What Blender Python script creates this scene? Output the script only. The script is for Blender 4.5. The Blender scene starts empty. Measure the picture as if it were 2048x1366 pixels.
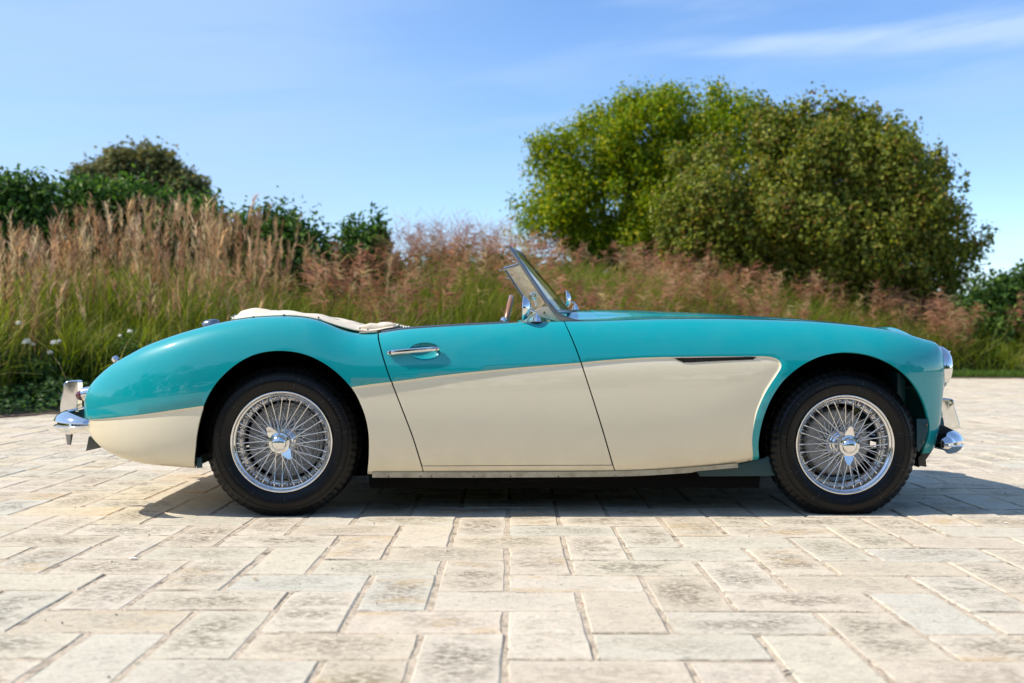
import bpy, math, random
import numpy as np
from mathutils import Vector, Matrix
from mathutils.geometry import delaunay_2d_cdt

rng = np.random.default_rng(7)
random.seed(7)
R = math.radians
SC = bpy.context.scene
COL = SC.collection

# ------------------------------------------------------------------ camera
CAM_H = 0.72
FPX = 1991.1                       # focal length in pixels of the 2048 px wide photograph
ROLL = R(-0.16)
cam_d = bpy.data.cameras.new('camera')
cam_d.sensor_width = 36.0
cam_d.lens = 35.0
cam_d.clip_start = 0.05
cam_d.clip_end = 900.0
cam_d.dof.use_dof = True
cam_d.dof.focus_distance = 4.15
cam_d.dof.aperture_fstop = 2.6
cam = bpy.data.objects.new('camera', cam_d)
COL.objects.link(cam)
cam.location = (0, 0, CAM_H)
cam.rotation_euler = (R(90), ROLL, 0)
SC.camera = cam

# ------------------------------------------------------------------ sky, sun, exposure
SUN_EL, SUN_AZ_X, SUN_AZ_Y = R(47), -1.0, -0.13      # towards the sun: from the left, slightly from the camera side
sv = Vector((SUN_AZ_X, SUN_AZ_Y, 0)).normalized() * math.cos(SUN_EL)
SUN_DIR = Vector((sv.x, sv.y, math.sin(SUN_EL)))
world = bpy.data.worlds.new('World')
SC.world = world
world.use_nodes = True
wn, wl = world.node_tree.nodes, world.node_tree.links
wn.clear()
w_out = wn.new('ShaderNodeOutputWorld')
w_bg = wn.new('ShaderNodeBackground')
w_bg.inputs['Strength'].default_value = 0.137
sky = wn.new('ShaderNodeTexSky')
sky.sky_type = 'NISHITA'
sky.sun_disc = False
sky.sun_elevation = SUN_EL
sky.sun_rotation = math.atan2(SUN_DIR.x, SUN_DIR.y)
sky.altitude = 0
sky.air_density = 1.0
sky.dust_density = 0.1
sky.ozone_density = 2.5
# thin high cirrus, drawn on the sky dome by direction
tc = wn.new('ShaderNodeTexCoord')
sep = wn.new('ShaderNodeSeparateXYZ')
wl.new(tc.outputs['Generated'], sep.inputs[0])

def wmath(op, a, b=None, c=None, clamp=False):
    n = wn.new('ShaderNodeMath')
    n.operation = op
    n.use_clamp = clamp
    for i, v in enumerate((a, b, c)):
        if v is None:
            continue
        if isinstance(v, (int, float)):
            n.inputs[i].default_value = v
        else:
            wl.new(v, n.inputs[i])
    return n.outputs[0]

def wrange(v, a, b, c, d, smooth=True):
    n = wn.new('ShaderNodeMapRange')
    n.interpolation_type = 'SMOOTHSTEP' if smooth else 'LINEAR'
    wl.new(v, n.inputs['Value'])
    n.inputs['From Min'].default_value = a
    n.inputs['From Max'].default_value = b
    n.inputs['To Min'].default_value = c
    n.inputs['To Max'].default_value = d
    return n.outputs[0]

horiz = wmath('SQRT', wmath('ADD', wmath('POWER', sep.outputs['X'], 2.0), wmath('POWER', sep.outputs['Y'], 2.0)))
elev = wmath('DIVIDE', sep.outputs['Z'], horiz)              # tangent of the elevation
azim = wmath('ARCTAN2', sep.outputs['X'], sep.outputs['Y'])  # 0 straight ahead, + to the right
comb = wn.new('ShaderNodeCombineXYZ')
wl.new(wmath('MULTIPLY', azim, 2.2), comb.inputs[0])
wl.new(wmath('MULTIPLY', wmath('SUBTRACT', elev, wmath('MULTIPLY', azim, 0.10)), 13.0), comb.inputs[1])
nz = wn.new('ShaderNodeTexNoise')
nz.inputs['Scale'].default_value = 1.35
nz.inputs['Detail'].default_value = 7.0
nz.inputs['Roughness'].default_value = 0.55
nz.inputs['Distortion'].default_value = 0.35
wl.new(comb.outputs[0], nz.inputs['Vector'])
veil = wrange(nz.outputs['Fac'], 0.38, 0.72, 0.0, 0.60)
# one streak high to the right, rising gently
mid = wmath('ADD', wmath('MULTIPLY', azim, -0.035), 0.298)
mid = wmath('ADD', mid, wmath('MULTIPLY', wmath('SUBTRACT', nz.outputs['Fac'], 0.5), 0.02))
dist = wmath('ABSOLUTE', wmath('SUBTRACT', elev, mid))
wdt = wmath('ADD', wmath('MULTIPLY', azim, 0.032), 0.005)
fall = wrange(wmath('DIVIDE', dist, wdt), 0.25, 1.25, 1.0, 0.0)
along = wmath('MULTIPLY', wrange(azim, 0.10, 0.26, 0.0, 1.0), wrange(azim, 0.75, 1.0, 1.0, 0.0))
nz2 = wn.new('ShaderNodeTexNoise')
nz2.inputs['Scale'].default_value = 6.0
nz2.inputs['Detail'].default_value = 6.0
wl.new(comb.outputs[0], nz2.inputs['Vector'])
streak = wmath('MULTIPLY', wmath('MULTIPLY', fall, along), wrange(nz2.outputs['Fac'], 0.25, 0.65, 0.45, 1.0))
left_veil = wmath('MULTIPLY', wrange(azim, 0.10, -0.32, 0.0, 0.62), wrange(nz.outputs['Fac'], 0.25, 0.6, 0.5, 1.0))
cl = wmath('ADD', wmath('ADD', wmath('MULTIPLY', veil, 0.75), wmath('MULTIPLY', streak, 0.85)), 0.0)
cl = wmath('MAXIMUM', cl, left_veil, clamp=True)
hsv = wn.new('ShaderNodeHueSaturation')
hsv.inputs['Saturation'].default_value = 1.10
wl.new(sky.outputs['Color'], hsv.inputs['Color'])
tint = wn.new('ShaderNodeMix')
tint.data_type = 'RGBA'
tint.blend_type = 'MULTIPLY'
tint.clamp_result = False
tint.inputs[0].default_value = 1.0
tint.inputs[7].default_value = (1.12, 1.16, 1.28, 1)
wl.new(hsv.outputs['Color'], tint.inputs[6])
SKY_MIX = wn.new('ShaderNodeMix')
SKY_MIX.data_type = 'RGBA'
SKY_MIX.inputs[7].default_value = (3.1, 4.3, 6.1, 1)
wl.new(cl, SKY_MIX.inputs[0])
wl.new(tint.outputs[2], SKY_MIX.inputs[6])
wl.new(SKY_MIX.outputs[2], w_bg.inputs['Color'])
wl.new(w_bg.outputs[0], w_out.inputs[0])

sun_d = bpy.data.lights.new('sun', 'SUN')
sun_d.energy = 5.0
sun_d.angle = R(0.53)
sun_d.color = (1.0, 0.93, 0.83)
sun = bpy.data.objects.new('sun', sun_d)
COL.objects.link(sun)
sun.rotation_euler = SUN_DIR.to_track_quat('Z', 'Y').to_euler()
sun.location = (-6, -3, 12)

SC.view_settings.view_transform = 'Standard'
SC.view_settings.look = 'None'
SC.view_settings.exposure = 0.32
SC.view_settings.gamma = 1.0
SC.view_settings.use_curve_mapping = False
SC.cycles.max_bounces = 8
SC.cycles.transparent_max_bounces = 12
SC.cycles.transmission_bounces = 8
SC.cycles.caustics_reflective = False
SC.cycles.caustics_refractive = False
SC.cycles.sample_clamp_indirect = 8.0
try:
    SC.cycles.use_denoising = True
    SC.cycles.denoiser = 'OPENIMAGEDENOISE'
except Exception:
    pass

# ------------------------------------------------------------------ measuring helpers
def ray(px, py):
    a, b = px - 1024.0, 683.0 - py
    c, s = math.cos(ROLL), math.sin(ROLL)
    # the camera is rolled by ROLL about its view axis
    x = a * c + b * s
    z = -a * s + b * c
    return np.array([x / FPX, 1.0, z / FPX])

def at(px, py, depth):
    d = ray(px, py)
    return np.array([d[0] * depth, depth, CAM_H + d[2] * depth])

# ------------------------------------------------------------------ mesh helpers
def new_obj(name, me, parent=None, loc=None, mats=()):
    o = bpy.data.objects.new(name, me)
    COL.objects.link(o)
    if parent is not None:
        o.parent = parent
    if loc is not None:
        o.location = loc
    if me is not None:
        for m in mats:
            me.materials.append(m)
    return o

def quads_mesh(name, V, Q, colors=None, smooth=False):
    """fast mesh from arrays: V (n,3), Q (m,4) or (m,3)"""
    V = np.asarray(V, dtype=np.float32)
    Q = np.asarray(Q, dtype=np.int32)
    me = bpy.data.meshes.new(name)
    me.vertices.add(len(V))
    me.vertices.foreach_set('co', V.ravel())
    k = Q.shape[1]
    me.loops.add(Q.size)
    me.loops.foreach_set('vertex_index', Q.ravel())
    me.polygons.add(len(Q))
    me.polygons.foreach_set('loop_start', np.arange(0, Q.size, k, dtype=np.int32))
    try:
        me.polygons.foreach_set('loop_total', np.full(len(Q), k, dtype=np.int32))
    except Exception:
        pass
    me.polygons.foreach_set('use_smooth', np.full(len(Q), smooth))
    me.update(calc_edges=True)
    if colors is not None:
        a = me.color_attributes.new('col', 'FLOAT_COLOR', 'POINT')
        c = np.ones((len(V), 4), dtype=np.float32)
        c[:, :3] = colors
        a.data.foreach_set('color', c.ravel())
    return me

def poly_mesh(name, V, F, smooth=False, mat_idx=None):
    me = bpy.data.meshes.new(name)
    me.from_pydata([tuple(map(float, v)) for v in V], [], [tuple(int(i) for i in f) for f in F])
    me.polygons.foreach_set('use_smooth', [smooth] * len(me.polygons))
    if mat_idx is not None:
        me.polygons.foreach_set('material_index', mat_idx)
    me.update()
    return me

def auto_smooth(me, angle=35):
    me.set_sharp_from_angle(angle=R(angle))
    return me

def tag(o, label=None, cat=None, group=None, kind=None):
    if label: o['label'] = label
    if cat: o['category'] = cat
    if group: o['group'] = group
    if kind: o['kind'] = kind
    return o

def ss(t):
    t = np.clip(t, 0, 1)
    return t * t * (3 - 2 * t)

# ------------------------------------------------------------------ material helpers
def mat(name, base=(0.5, 0.5, 0.5), rough=0.5, metal=0.0, **kw):
    m = bpy.data.materials.new(name)
    m.use_nodes = True
    b = m.node_tree.nodes['Principled BSDF']
    b.inputs['Base Color'].default_value = (*base, 1)
    b.inputs['Roughness'].default_value = rough
    b.inputs['Metallic'].default_value = metal
    for k, v in kw.items():
        b.inputs[k.replace('_', ' ')].default_value = v
    return m

class NT:
    """small node-graph writer"""
    def __init__(self, m):
        self.t = m.node_tree
        self.b = self.t.nodes['Principled BSDF']
    def n(self, typ, **kw):
        nd = self.t.nodes.new(typ)
        for k, v in kw.items():
            setattr(nd, k, v)
        return nd
    def link(self, a, b):
        self.t.links.new(a, b)
    def put(self, sock, v):
        if isinstance(v, (int, float)):
            sock.default_value = v
        elif isinstance(v, (tuple, list)):
            sock.default_value = v if len(v) == len(sock.default_value) else (*v, 1)
        else:
            self.link(v, sock)
    def math(self, op, a, b=None, clamp=False):
        nd = self.n('ShaderNodeMath', operation=op, use_clamp=clamp)
        self.put(nd.inputs[0], a)
        if b is not None:
            self.put(nd.inputs[1], b)
        return nd.outputs[0]
    def mix(self, f, a, b, blend='MIX'):
        nd = self.n('ShaderNodeMix', data_type='RGBA', blend_type=blend)
        self.put(nd.inputs[0], f)
        self.put(nd.inputs[6], a)
        self.put(nd.inputs[7], b)
        return nd.outputs[2]
    def noise(self, vec, scale, detail=3.0, rough=0.55, dist=0.0):
        nd = self.n('ShaderNodeTexNoise')
        if vec is not None:
            self.link(vec, nd.inputs['Vector'])
        nd.inputs['Scale'].default_value = scale
        nd.inputs['Detail'].default_value = detail
        nd.inputs['Roughness'].default_value = rough
        nd.inputs['Distortion'].default_value = dist
        return nd.outputs['Fac']
    def ramp(self, f, stops):
        nd = self.n('ShaderNodeValToRGB')
        self.link(f, nd.inputs[0])
        cr = nd.color_ramp
        while len(cr.elements) < len(stops):
            cr.elements.new(0.5)
        for e, (p, c) in zip(cr.elements, stops):
            e.position = p
            e.color = (*c, 1)
        return nd.outputs[0]
    def rng(self, v, a, b, c=0.0, d=1.0, smooth=True):
        nd = self.n('ShaderNodeMapRange')
        nd.interpolation_type = 'SMOOTHSTEP' if smooth else 'LINEAR'
        self.link(v, nd.inputs[0])
        for i, x in enumerate((a, b, c, d)):
            nd.inputs[i + 1].default_value = x
        return nd.outputs[0]
    def bump(self, h, strength=0.3, dist=0.01):
        nd = self.n('ShaderNodeBump')
        nd.inputs['Strength'].default_value = strength
        nd.inputs['Distance'].default_value = dist
        self.link(h, nd.inputs['Height'])
        self.link(nd.outputs[0], self.b.inputs['Normal'])
# ------------------------------------------------------------------ ground: terrain, joint bed, paving stones
EDGE = np.array([(-30, -34), (-18, -16), (-11.5, -2), (-8.2, 3.6), (-6.0, 7.2), (-4.76, 9.25), (-4.40, 9.85), (-2.6, 12.2), (0.6, 15.6), (4.2, 18.6), (8.2, 20.2), (10.4, 20.1),
                 (15, 19.6), (24, 17.0), (40, 8.0)], dtype=float)   # where the courtyard paving meets the planting

def edge_dist(P):
    """signed distance to the paving edge, + on the planted side; and the arc length"""
    P = np.asarray(P, float)
    best = np.full(len(P), 1e9); sgn = np.ones(len(P)); arc = np.zeros(len(P)); acc = 0.0
    for a, b in zip(EDGE[:-1], EDGE[1:]):
        ab = b - a; L = np.hypot(*ab)
        t = np.clip(((P - a) @ ab) / L**2, 0, 1)
        q = a + t[:, None] * ab
        d = np.hypot(*(P - q).T)
        s = np.sign(ab[0] * (P[:, 1] - a[1]) - ab[1] * (P[:, 0] - a[0]))
        k = d < best
        best[k] = d[k]; sgn[k] = s[k]; arc[k] = acc + t[k] * L
        acc += L
    return best * sgn, arc

def edge_point(x):
    """paving edge y at world x"""
    return np.interp(x, EDGE[:, 0], EDGE[:, 1])

def terrain_z(P):
    d, _ = edge_dist(P)
    bank = 0.95 * ss((d - 1.2) / 6.0)
    return np.where(d > 0, 0.02 + bank, -0.03)

def grid_sheet(name, xs, ys, zf, m, smooth=True):
    X, Y = np.meshgrid(xs, ys)
    P = np.stack([X.ravel(), Y.ravel()], 1)
    V = np.column_stack([P, zf(P)])
    nx, ny = len(xs), len(ys)
    i = (np.arange(ny - 1)[:, None] * nx + np.arange(nx - 1)[None, :]).ravel()
    Q = np.stack([i, i + 1, i + nx + 1, i + nx], 1)
    o = new_obj(name, quads_mesh(name, V, Q, smooth=smooth), mats=[m])
    return o

m_soil = mat('soil', (0.06, 0.05, 0.03), 0.95)
nt = NT(m_soil)
geo = nt.n('ShaderNodeNewGeometry')
f = nt.noise(geo.outputs['Position'], 3.0, 6)
nt.link(nt.ramp(f, [(0.3, (0.022, 0.026, 0.012)), (0.55, (0.05, 0.055, 0.022)), (0.75, (0.085, 0.07, 0.04))]), nt.b.inputs['Base Color'])
nt.bump(nt.noise(geo.outputs['Position'], 20.0, 5), 0.6, 0.03)
xs = np.concatenate([[-400, -200, -100, -60], np.linspace(-34, 44, 118), [60, 100, 200, 400]])
ys = np.concatenate([[-400, -200, -100, -60], np.linspace(-34, 44, 118), [60, 100, 200, 400, 600]])
ter = grid_sheet('ground', xs, ys, terrain_z, m_soil)
tag(ter, 'dark planted earth rising into a low bank behind the stone courtyard', kind='structure')

# joint bed: sandy mortar just under the stones
m_joint = mat('joint_sand', (0.30, 0.25, 0.19), 0.95)
nt = NT(m_joint)
geo = nt.n('ShaderNodeNewGeometry')
f = nt.noise(geo.outputs['Position'], 14.0, 8, 0.65)
g = nt.noise(geo.outputs['Position'], 90.0, 4, 0.6)
c = nt.ramp(f, [(0.30, (0.045, 0.038, 0.03)), (0.36, (0.26, 0.21, 0.15)), (0.50, (0.54, 0.44, 0.32))])
nt.link(nt.mix(nt.rng(g, 0.45, 0.8), c, (0.25, 0.20, 0.15)), nt.b.inputs['Base Color'])
nt.bump(nt.math('ADD', f, nt.math('MULTIPLY', g, 0.4)), 0.9, 0.012)
pav = EDGE[(EDGE[:, 0] > -12)]
bed_poly = [tuple(p) for p in EDGE] + [(40, -34)]
V = [(x, y, 0.0) for x, y in bed_poly]
me = poly_mesh('paving', V, [tuple(range(len(V)))[::-1]])
paving = new_obj('paving', me, mats=[m_joint])
paving.location.z = -0.0035
tag(paving, 'pale limestone courtyard paving laid in a herringbone pattern', kind='structure')

def stone_material(name, joined):
    m = mat(name, (0.5, 0.45, 0.37), 0.85)
    nt = NT(m)
    b = nt.b
    geo = nt.n('ShaderNodeNewGeometry')
    pos = geo.outputs['Position']
    if joined:
        at_ = nt.n('ShaderNodeAttribute', attribute_name='rnd')
        r1 = at_.outputs['Fac']
    else:
        oi = nt.n('ShaderNodeObjectInfo')
        r1 = oi.outputs['Random']
    wn1 = nt.n('ShaderNodeTexWhiteNoise', noise_dimensions='1D')
    nt.link(nt.math('MULTIPLY', r1, 917.0), wn1.inputs['W'])
    sp = nt.n('ShaderNodeSeparateColor')
    nt.link(wn1.outputs['Color'], sp.inputs[0])
    r2, r3, r4 = sp.outputs[0], sp.outputs[1], sp.outputs[2]
    base = nt.ramp(r1, [(0.0, (0.66, 0.56, 0.405)), (0.16, (0.70, 0.61, 0.475)), (0.34, (0.60, 0.51, 0.365)), (0.50, (0.67, 0.565, 0.435)),
                        (0.66, (0.61, 0.56, 0.435)), (0.80, (0.70, 0.585, 0.395)), (0.92, (0.59, 0.56, 0.46)), (1.0, (0.69, 0.60, 0.45))])
    uv = nt.n('ShaderNodeUVMap')
    su = nt.n('ShaderNodeSeparateXYZ')
    nt.link(uv.outputs[0], su.inputs[0])
    # stains gather towards a stone's middle, each stone with its own outline
    ex = nt.math('POWER', nt.math('ABSOLUTE', su.outputs[0]), 3.0)
    ey = nt.math('POWER', nt.math('ABSOLUTE', su.outputs[1]), 3.0)
    cen = nt.math('SUBTRACT', 1.0, nt.math('ADD', ex, ey), clamp=True)
    off = nt.n('ShaderNodeVectorMath', operation='ADD')
    cmb = nt.n('ShaderNodeCombineXYZ')
    nt.link(nt.math('MULTIPLY', r2, 40.0), cmb.inputs[0])
    nt.link(nt.math('MULTIPLY', r3, 40.0), cmb.inputs[2])
    stv = nt.n('ShaderNodeVectorMath', operation='MULTIPLY')
    nt.link(pos, stv.inputs[0]); stv.inputs[1].default_value = (0.62, 1.25, 1.0)
    nt.link(stv.outputs[0], off.inputs[0])
    nt.link(cmb.outputs[0], off.inputs[1])
    P = off.outputs[0]
    big = nt.noise(P, 9.0, 5, 0.6)
    fine = nt.noise(P, 70.0, 6, 0.75)
    spk = nt.noise(P, 260.0, 3, 0.6)
    stain = nt.math('MULTIPLY', cen, nt.rng(big, 0.34, 0.54))
    stain = nt.math('MULTIPLY', stain, nt.rng(fine, 0.42, 0.56))
    stain = nt.math('MULTIPLY', stain, nt.rng(r2, 0.02, 0.55, 0.15, 1.0))
    dark = nt.ramp(r4, [(0.0, (0.15, 0.115, 0.07)), (0.5, (0.18, 0.135, 0.08)), (0.75, (0.13, 0.12, 0.085)), (1.0, (0.22, 0.16, 0.07))])
    c = nt.mix(nt.math('MULTIPLY', stain, 0.95), base, dark)
    # a few stones carry an ochre rust patch
    och = nt.math('MULTIPLY', nt.rng(nt.noise(P, 6.0, 4, 0.6), 0.52, 0.70), nt.rng(r3, 0.60, 0.74))
    och = nt.math('MULTIPLY', och, nt.rng(fine, 0.3, 0.6))
    c = nt.mix(nt.math('MULTIPLY', och, 0.75), c, (0.55, 0.33, 0.10))
    edge_m = nt.math('MAXIMUM', nt.math('ABSOLUTE', su.outputs[0]), nt.math('ABSOLUTE', su.outputs[1]))
    edge_m = nt.math('MULTIPLY', nt.rng(edge_m, 0.955, 0.995), nt.rng(nt.noise(P, 22.0, 4, 0.6), 0.36, 0.56))
    c = nt.mix(nt.math('MULTIPLY', edge_m, 0.75), c, (0.07, 0.055, 0.04))
    # soft large variation and pitted grain
    soft = nt.noise(pos, 2.2, 3)
    c = nt.mix(nt.rng(soft, 0.3, 0.7, 0.06, 0.26), c, (0.46, 0.39, 0.29))
    c = nt.mix(nt.rng(spk, 0.50, 0.74, 0.0, 0.5), c, (0.27, 0.22, 0.16))
    c = nt.mix(nt.rng(nt.noise(P, 38.0, 5, 0.7, 0.8), 0.55, 0.72, 0.0, 0.35), c, (0.30, 0.25, 0.18))
    c = nt.mix(nt.rng(nt.noise(P, 160.0, 2, 0.5), 0.55, 0.8, 0.0, 0.30), c, (0.80, 0.74, 0.64))
    nt.link(c, b.inputs['Base Color'])
    h = nt.math('ADD', nt.math('MULTIPLY', fine, 0.7), nt.math('MULTIPLY', spk, 0.35))
    h = nt.math('ADD', h, nt.math('MULTIPLY', nt.noise(P, 24.0, 4, 0.6, 0.6), 1.2))
    # split-face pits: small sharp-edged hollows
    pit = nt.rng(nt.noise(P, 52.0, 4, 0.7, 1.5), 0.60, 0.66)
    h = nt.math('SUBTRACT', h, nt.math('MULTIPLY', pit, 0.9))
    c = nt.mix(nt.math('MULTIPLY', pit, 0.16), c, (0.30, 0.24, 0.17))
    nt.link(c, b.inputs['Base Color'])
    nt.bump(h, 0.7, 0.007)
    return m

m_stone = stone_material('limestone', False)
m_stone_far = stone_material('limestone_far', True)
A = 0.2055

def stone_arrays(w, l, seed, np_side):
    """irregular slab w x l (x, y), top near z = 0: perimeter ring, chamfer ring, skirt"""
    r = np.random.default_rng(seed)
    gx, gy = r.uniform(0.0035, 0.007), r.uniform(0.0042, 0.0064)      # half joints
    if w < l:
        gx, gy = r.uniform(0.0035, 0.0085), r.uniform(0.0042, 0.0064)
    hx, hy = w / 2 - gx, l / 2 - gy
    ns = np_side
    pts = []
    for a, b, n in (((-hx, -hy), (hx, -hy), ns[0]), ((hx, -hy), (hx, hy), ns[1]), ((hx, hy), (-hx, hy), ns[0]), ((-hx, hy), (-hx, -hy), ns[1])):
        for i in range(n):
            t = i / n
            pts.append((a[0] + (b[0] - a[0]) * t, a[1] + (b[1] - a[1]) * t))
    pts = np.array(pts)
    pts += r.uniform(-0.0042, 0.0022, pts.shape) * np.sign(pts)
    n = len(pts)
    zt = r.uniform(-0.0012, 0.0012, n)
    k = 1 - 0.0055 / np.maximum(np.abs(pts), 0.02) * (np.abs(pts) > 0.02)
    top = np.column_stack([pts * k, zt + 0.0])
    mid = np.column_stack([pts, zt - 0.0042])
    low = np.column_stack([pts * 1.0, np.full(n, -0.020)])
    V = np.vstack([top, mid, low])
    F = [tuple(range(n))]
    for i in range(n):
        j = (i + 1) % n
        F.append((i + n, j + n, j, i))
        F.append((i + 2 * n, j + 2 * n, j + n, i + n))
    return V, F, hx, hy

def stone_mesh(w, l, seed, ns):
    V, F, hx, hy = stone_arrays(w, l, seed, ns)
    me = poly_mesh('stone', V, F)
    uvl = me.uv_layers.new(name='UVMap')
    idx = np.zeros(len(me.loops), dtype=np.int32)
    me.loops.foreach_get('vertex_index', idx)
    uvl.data.foreach_set('uv', (V[idx, :2] / (hx, hy)).astype(np.float32).ravel())
    me.materials.append(m_stone)
    return me

LONG = [stone_mesh(A, 2 * A, 100 + i, (2, 4)) for i in range(14)]
TRAN = [stone_mesh(2 * A, A, 200 + i, (4, 2)) for i in range(14)]
OX, OY = -0.014, 2.046
cells = []
for i in range(-200, 201):
    for j in range(-110, 111):
        for kind, (bx, by) in (('L', (-1, 0)), ('T', (-2, 2))):
            px_, py_ = bx + i + 2 * j, by + i - 2 * j
            w_, l_ = (1, 2) if kind == 'L' else (2, 1)
            cx, cy = OX + (px_ + w_ / 2) * A, OY + (py_ + l_ / 2) * A
            if -9.5 < cx < 17 and -4.5 < cy < 21.0:
                cells.append((cx, cy, kind))
cells = [(cx, cy, k) for (cx, cy, k), d in zip(cells, edge_dist([(c[0], c[1]) for c in cells])[0]) if d < -0.16]
def in_view(cx, cy):
    return cy > 1.78 and abs(cx) < cy * 0.5143 + 0.28 and cy > 0
vis = sorted([c for c in cells if in_view(c[0], c[1])], key=lambda c: c[1])
near = vis[:298]
near_set = {(round(c[0], 4), round(c[1], 4)) for c in near}
rest = [c for c in cells if (round(c[0], 4), round(c[1], 4)) not in near_set]
for q, (cx, cy, k) in enumerate(near):
    me = (LONG if k == 'L' else TRAN)[random.randrange(14)]
    o = new_obj('stone', me, paving, (cx, cy, 0.0035 + random.uniform(-0.0022, 0.0012)))
    o.rotation_euler = (random.uniform(-0.004, 0.004), random.uniform(-0.004, 0.004), random.choice((0, math.pi)) + random.uniform(-0.008, 0.008))
# the stones past those: one joined part
VV, UV, RN, FV, FL = [], [], [], [], []
base_var = {('L', s): stone_arrays(A, 2 * A, 300 + s, (1, 2)) for s in range(10)}
base_var.update({('T', s): stone_arrays(2 * A, A, 400 + s, (2, 1)) for s in range(10)})
acc = 0
for cx, cy, k in rest:
    V0, F0, hx, hy = base_var[(k, random.randrange(10))]
    V1 = V0 + (cx, cy, random.uniform(-0.003, 0.0015))
    VV.append(V1); UV.append(V0[:, :2] / (hx, hy)); RN.append(np.full(len(V0), random.random()))
    FV += [tuple(a + acc for a in f_) for f_ in F0]
    acc += len(V0)
VV = np.vstack(VV); UV = np.vstack(UV); RN = np.concatenate(RN)
me = bpy.data.meshes.new('stone')
me.from_pydata(VV.tolist(), [], FV)
uvl = me.uv_layers.new(name='UVMap')
idx = np.zeros(len(me.loops), dtype=np.int32)
me.loops.foreach_get('vertex_index', idx)
uvl.data.foreach_set('uv', UV[idx].astype(np.float32).ravel())
a_ = me.attributes.new('rnd', 'FLOAT', 'POINT')
a_.data.foreach_set('value', RN.astype(np.float32))
far_st = new_obj('distant_stones', me, paving, (0, 0, 0.0035), [m_stone_far])
far_st['kind'] = 'stuff'

# thin steel and soil edging strip between paving and planting
m_edge = mat('rusty_edging', (0.16, 0.09, 0.06), 0.8, 0.0)
nt = NT(m_edge)
nt.link(nt.ramp(nt.noise(nt.n('ShaderNodeNewGeometry').outputs['Position'], 8.0, 5), [(0.35, (0.09, 0.05, 0.035)), (0.7, (0.22, 0.15, 0.10))]), nt.b.inputs['Base Color'])
pts = []
e2 = EDGE
for a, b in zip(e2[:-1], e2[1:]):
    n = max(2, int(np.hypot(*(b - a)) / 0.5))
    for i in range(n):
        pts.append(a + (b - a) * i / n)
pts = np.array(pts + [e2[-1]])
tg = np.gradient(pts, axis=0); tg /= np.hypot(*tg.T)[:, None]
nr = np.column_stack([-tg[:, 1], tg[:, 0]])
prof = [(-0.03, -0.04), (-0.03, 0.010), (0.05, 0.016), (0.05, -0.04)]
V = np.vstack([np.column_stack([pts + nr * p, np.full(len(pts), z)]) for p, z in prof])
n = len(pts)
Q = []
for k in range(3):
    for i in range(n - 1):
        Q.append((k * n + i, k * n + i + 1, (k + 1) * n + i + 1, (k + 1) * n + i))
kerb = new_obj('edging_kerb', quads_mesh('edging_kerb', V, np.array(Q)[:, ::-1]), mats=[m_edge])
tag(kerb, 'low brown edging strip between the pale paving and the planted bed', kind='structure')

# crumbs of mortar, grit and a few dropped leaves lying on the stones
m_grit = mat('grit', (0.22, 0.18, 0.13), 0.9)
V, F = [], []
gr_ = np.random.default_rng(21)
for _ in range(900):
    y = gr_.uniform(1.9, 11.0); x = gr_.uniform(-.56, .56) * y
    # most of it lies in the joints
    if gr_.random() < 0.75:
        q = round((x - OX) / A) * A + OX if gr_.random() < .6 else x
        y = round((y - OY) / A) * A + OY if q == x else y
        x = q + gr_.normal(0, .003); y += gr_.normal(0, .003)
    r = gr_.uniform(.0012, .0042); b = len(V)
    z = -0.0005
    for k in range(5):
        a = k * 1.2566 + gr_.uniform(0, .5)
        V.append((x + r * math.cos(a), y + r * math.sin(a), z))
    V.append((x + gr_.uniform(-.3, .3) * r, y, z + r * gr_.uniform(.6, 1.2)))
    F += [(b + k, b + (k + 1) % 5, b + 5) for k in range(5)]
gt = new_obj('grit', poly_mesh('grit', V, F), mats=[m_grit])
tag(gt, 'scattered grit and mortar crumbs lying along the paving joints', 'grit', kind='stuff')
m_dry = mat('dry_leaf', (0.42, 0.24, 0.05), 0.7)
m_dryd = mat('dark_leaf', (0.05, 0.045, 0.05), 0.7)
m_paper = mat('pale_scrap', (0.85, 0.84, 0.82), 0.7)
m_redp = mat('red_petal', (0.45, 0.05, 0.03), 0.6)
def scrap(name, px, py, L, W, ang, m, label, cat):
    d = ray(px, py); t = (CAM_H - 0.002) / -d[2]
    x, y = d[0] * t, t
    out = [(-.5, 0, .0), (-.25, .42, .16), (.1, .5, .20), (.5, .05, .05), (.15, -.45, .16), (-.28, -.36, .12), (0, 0, .02)]
    V = [(a * L, b * W, c * W + .0005) for a, b, c in out]
    F = [(i, (i + 1) % 6, 6) for i in range(6)]
    o = new_obj(name, poly_mesh(name, V, F), None, (x, y, 0.0015), [m])
    o.rotation_euler = (0, 0, ang)
    tag(o, label, cat)
scrap('fallen_leaf', 511, 1158, .020, .012, .4, m_dry, 'small ochre leaf on a pale slab below the rear wheel', 'leaf')
scrap('paper_scrap', 265, 1117, .035, .016, .2, m_paper, 'tiny white scrap on the paving left of the ochre leaf', 'scrap')
scrap('fallen_leaf', 1574, 1343, .026, .010, .5, m_dryd, 'small dark curled leaf near the bottom edge of the picture', 'leaf')
scrap('petal', 1165, 1208, .012, .008, 1.0, m_redp, 'tiny red petal in a paving joint in front of the door', 'petal')
scrap('paper_scrap', 2012, 1046, .018, .010, .1, m_paper, 'tiny white scrap on the paving right of the front wheel', 'scrap')
scrap('fallen_leaf', 1965, 884, .030, .018, .1, m_dryd, 'dark curled leaf on the sunny paving beyond the front bumper', 'leaf')
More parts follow.
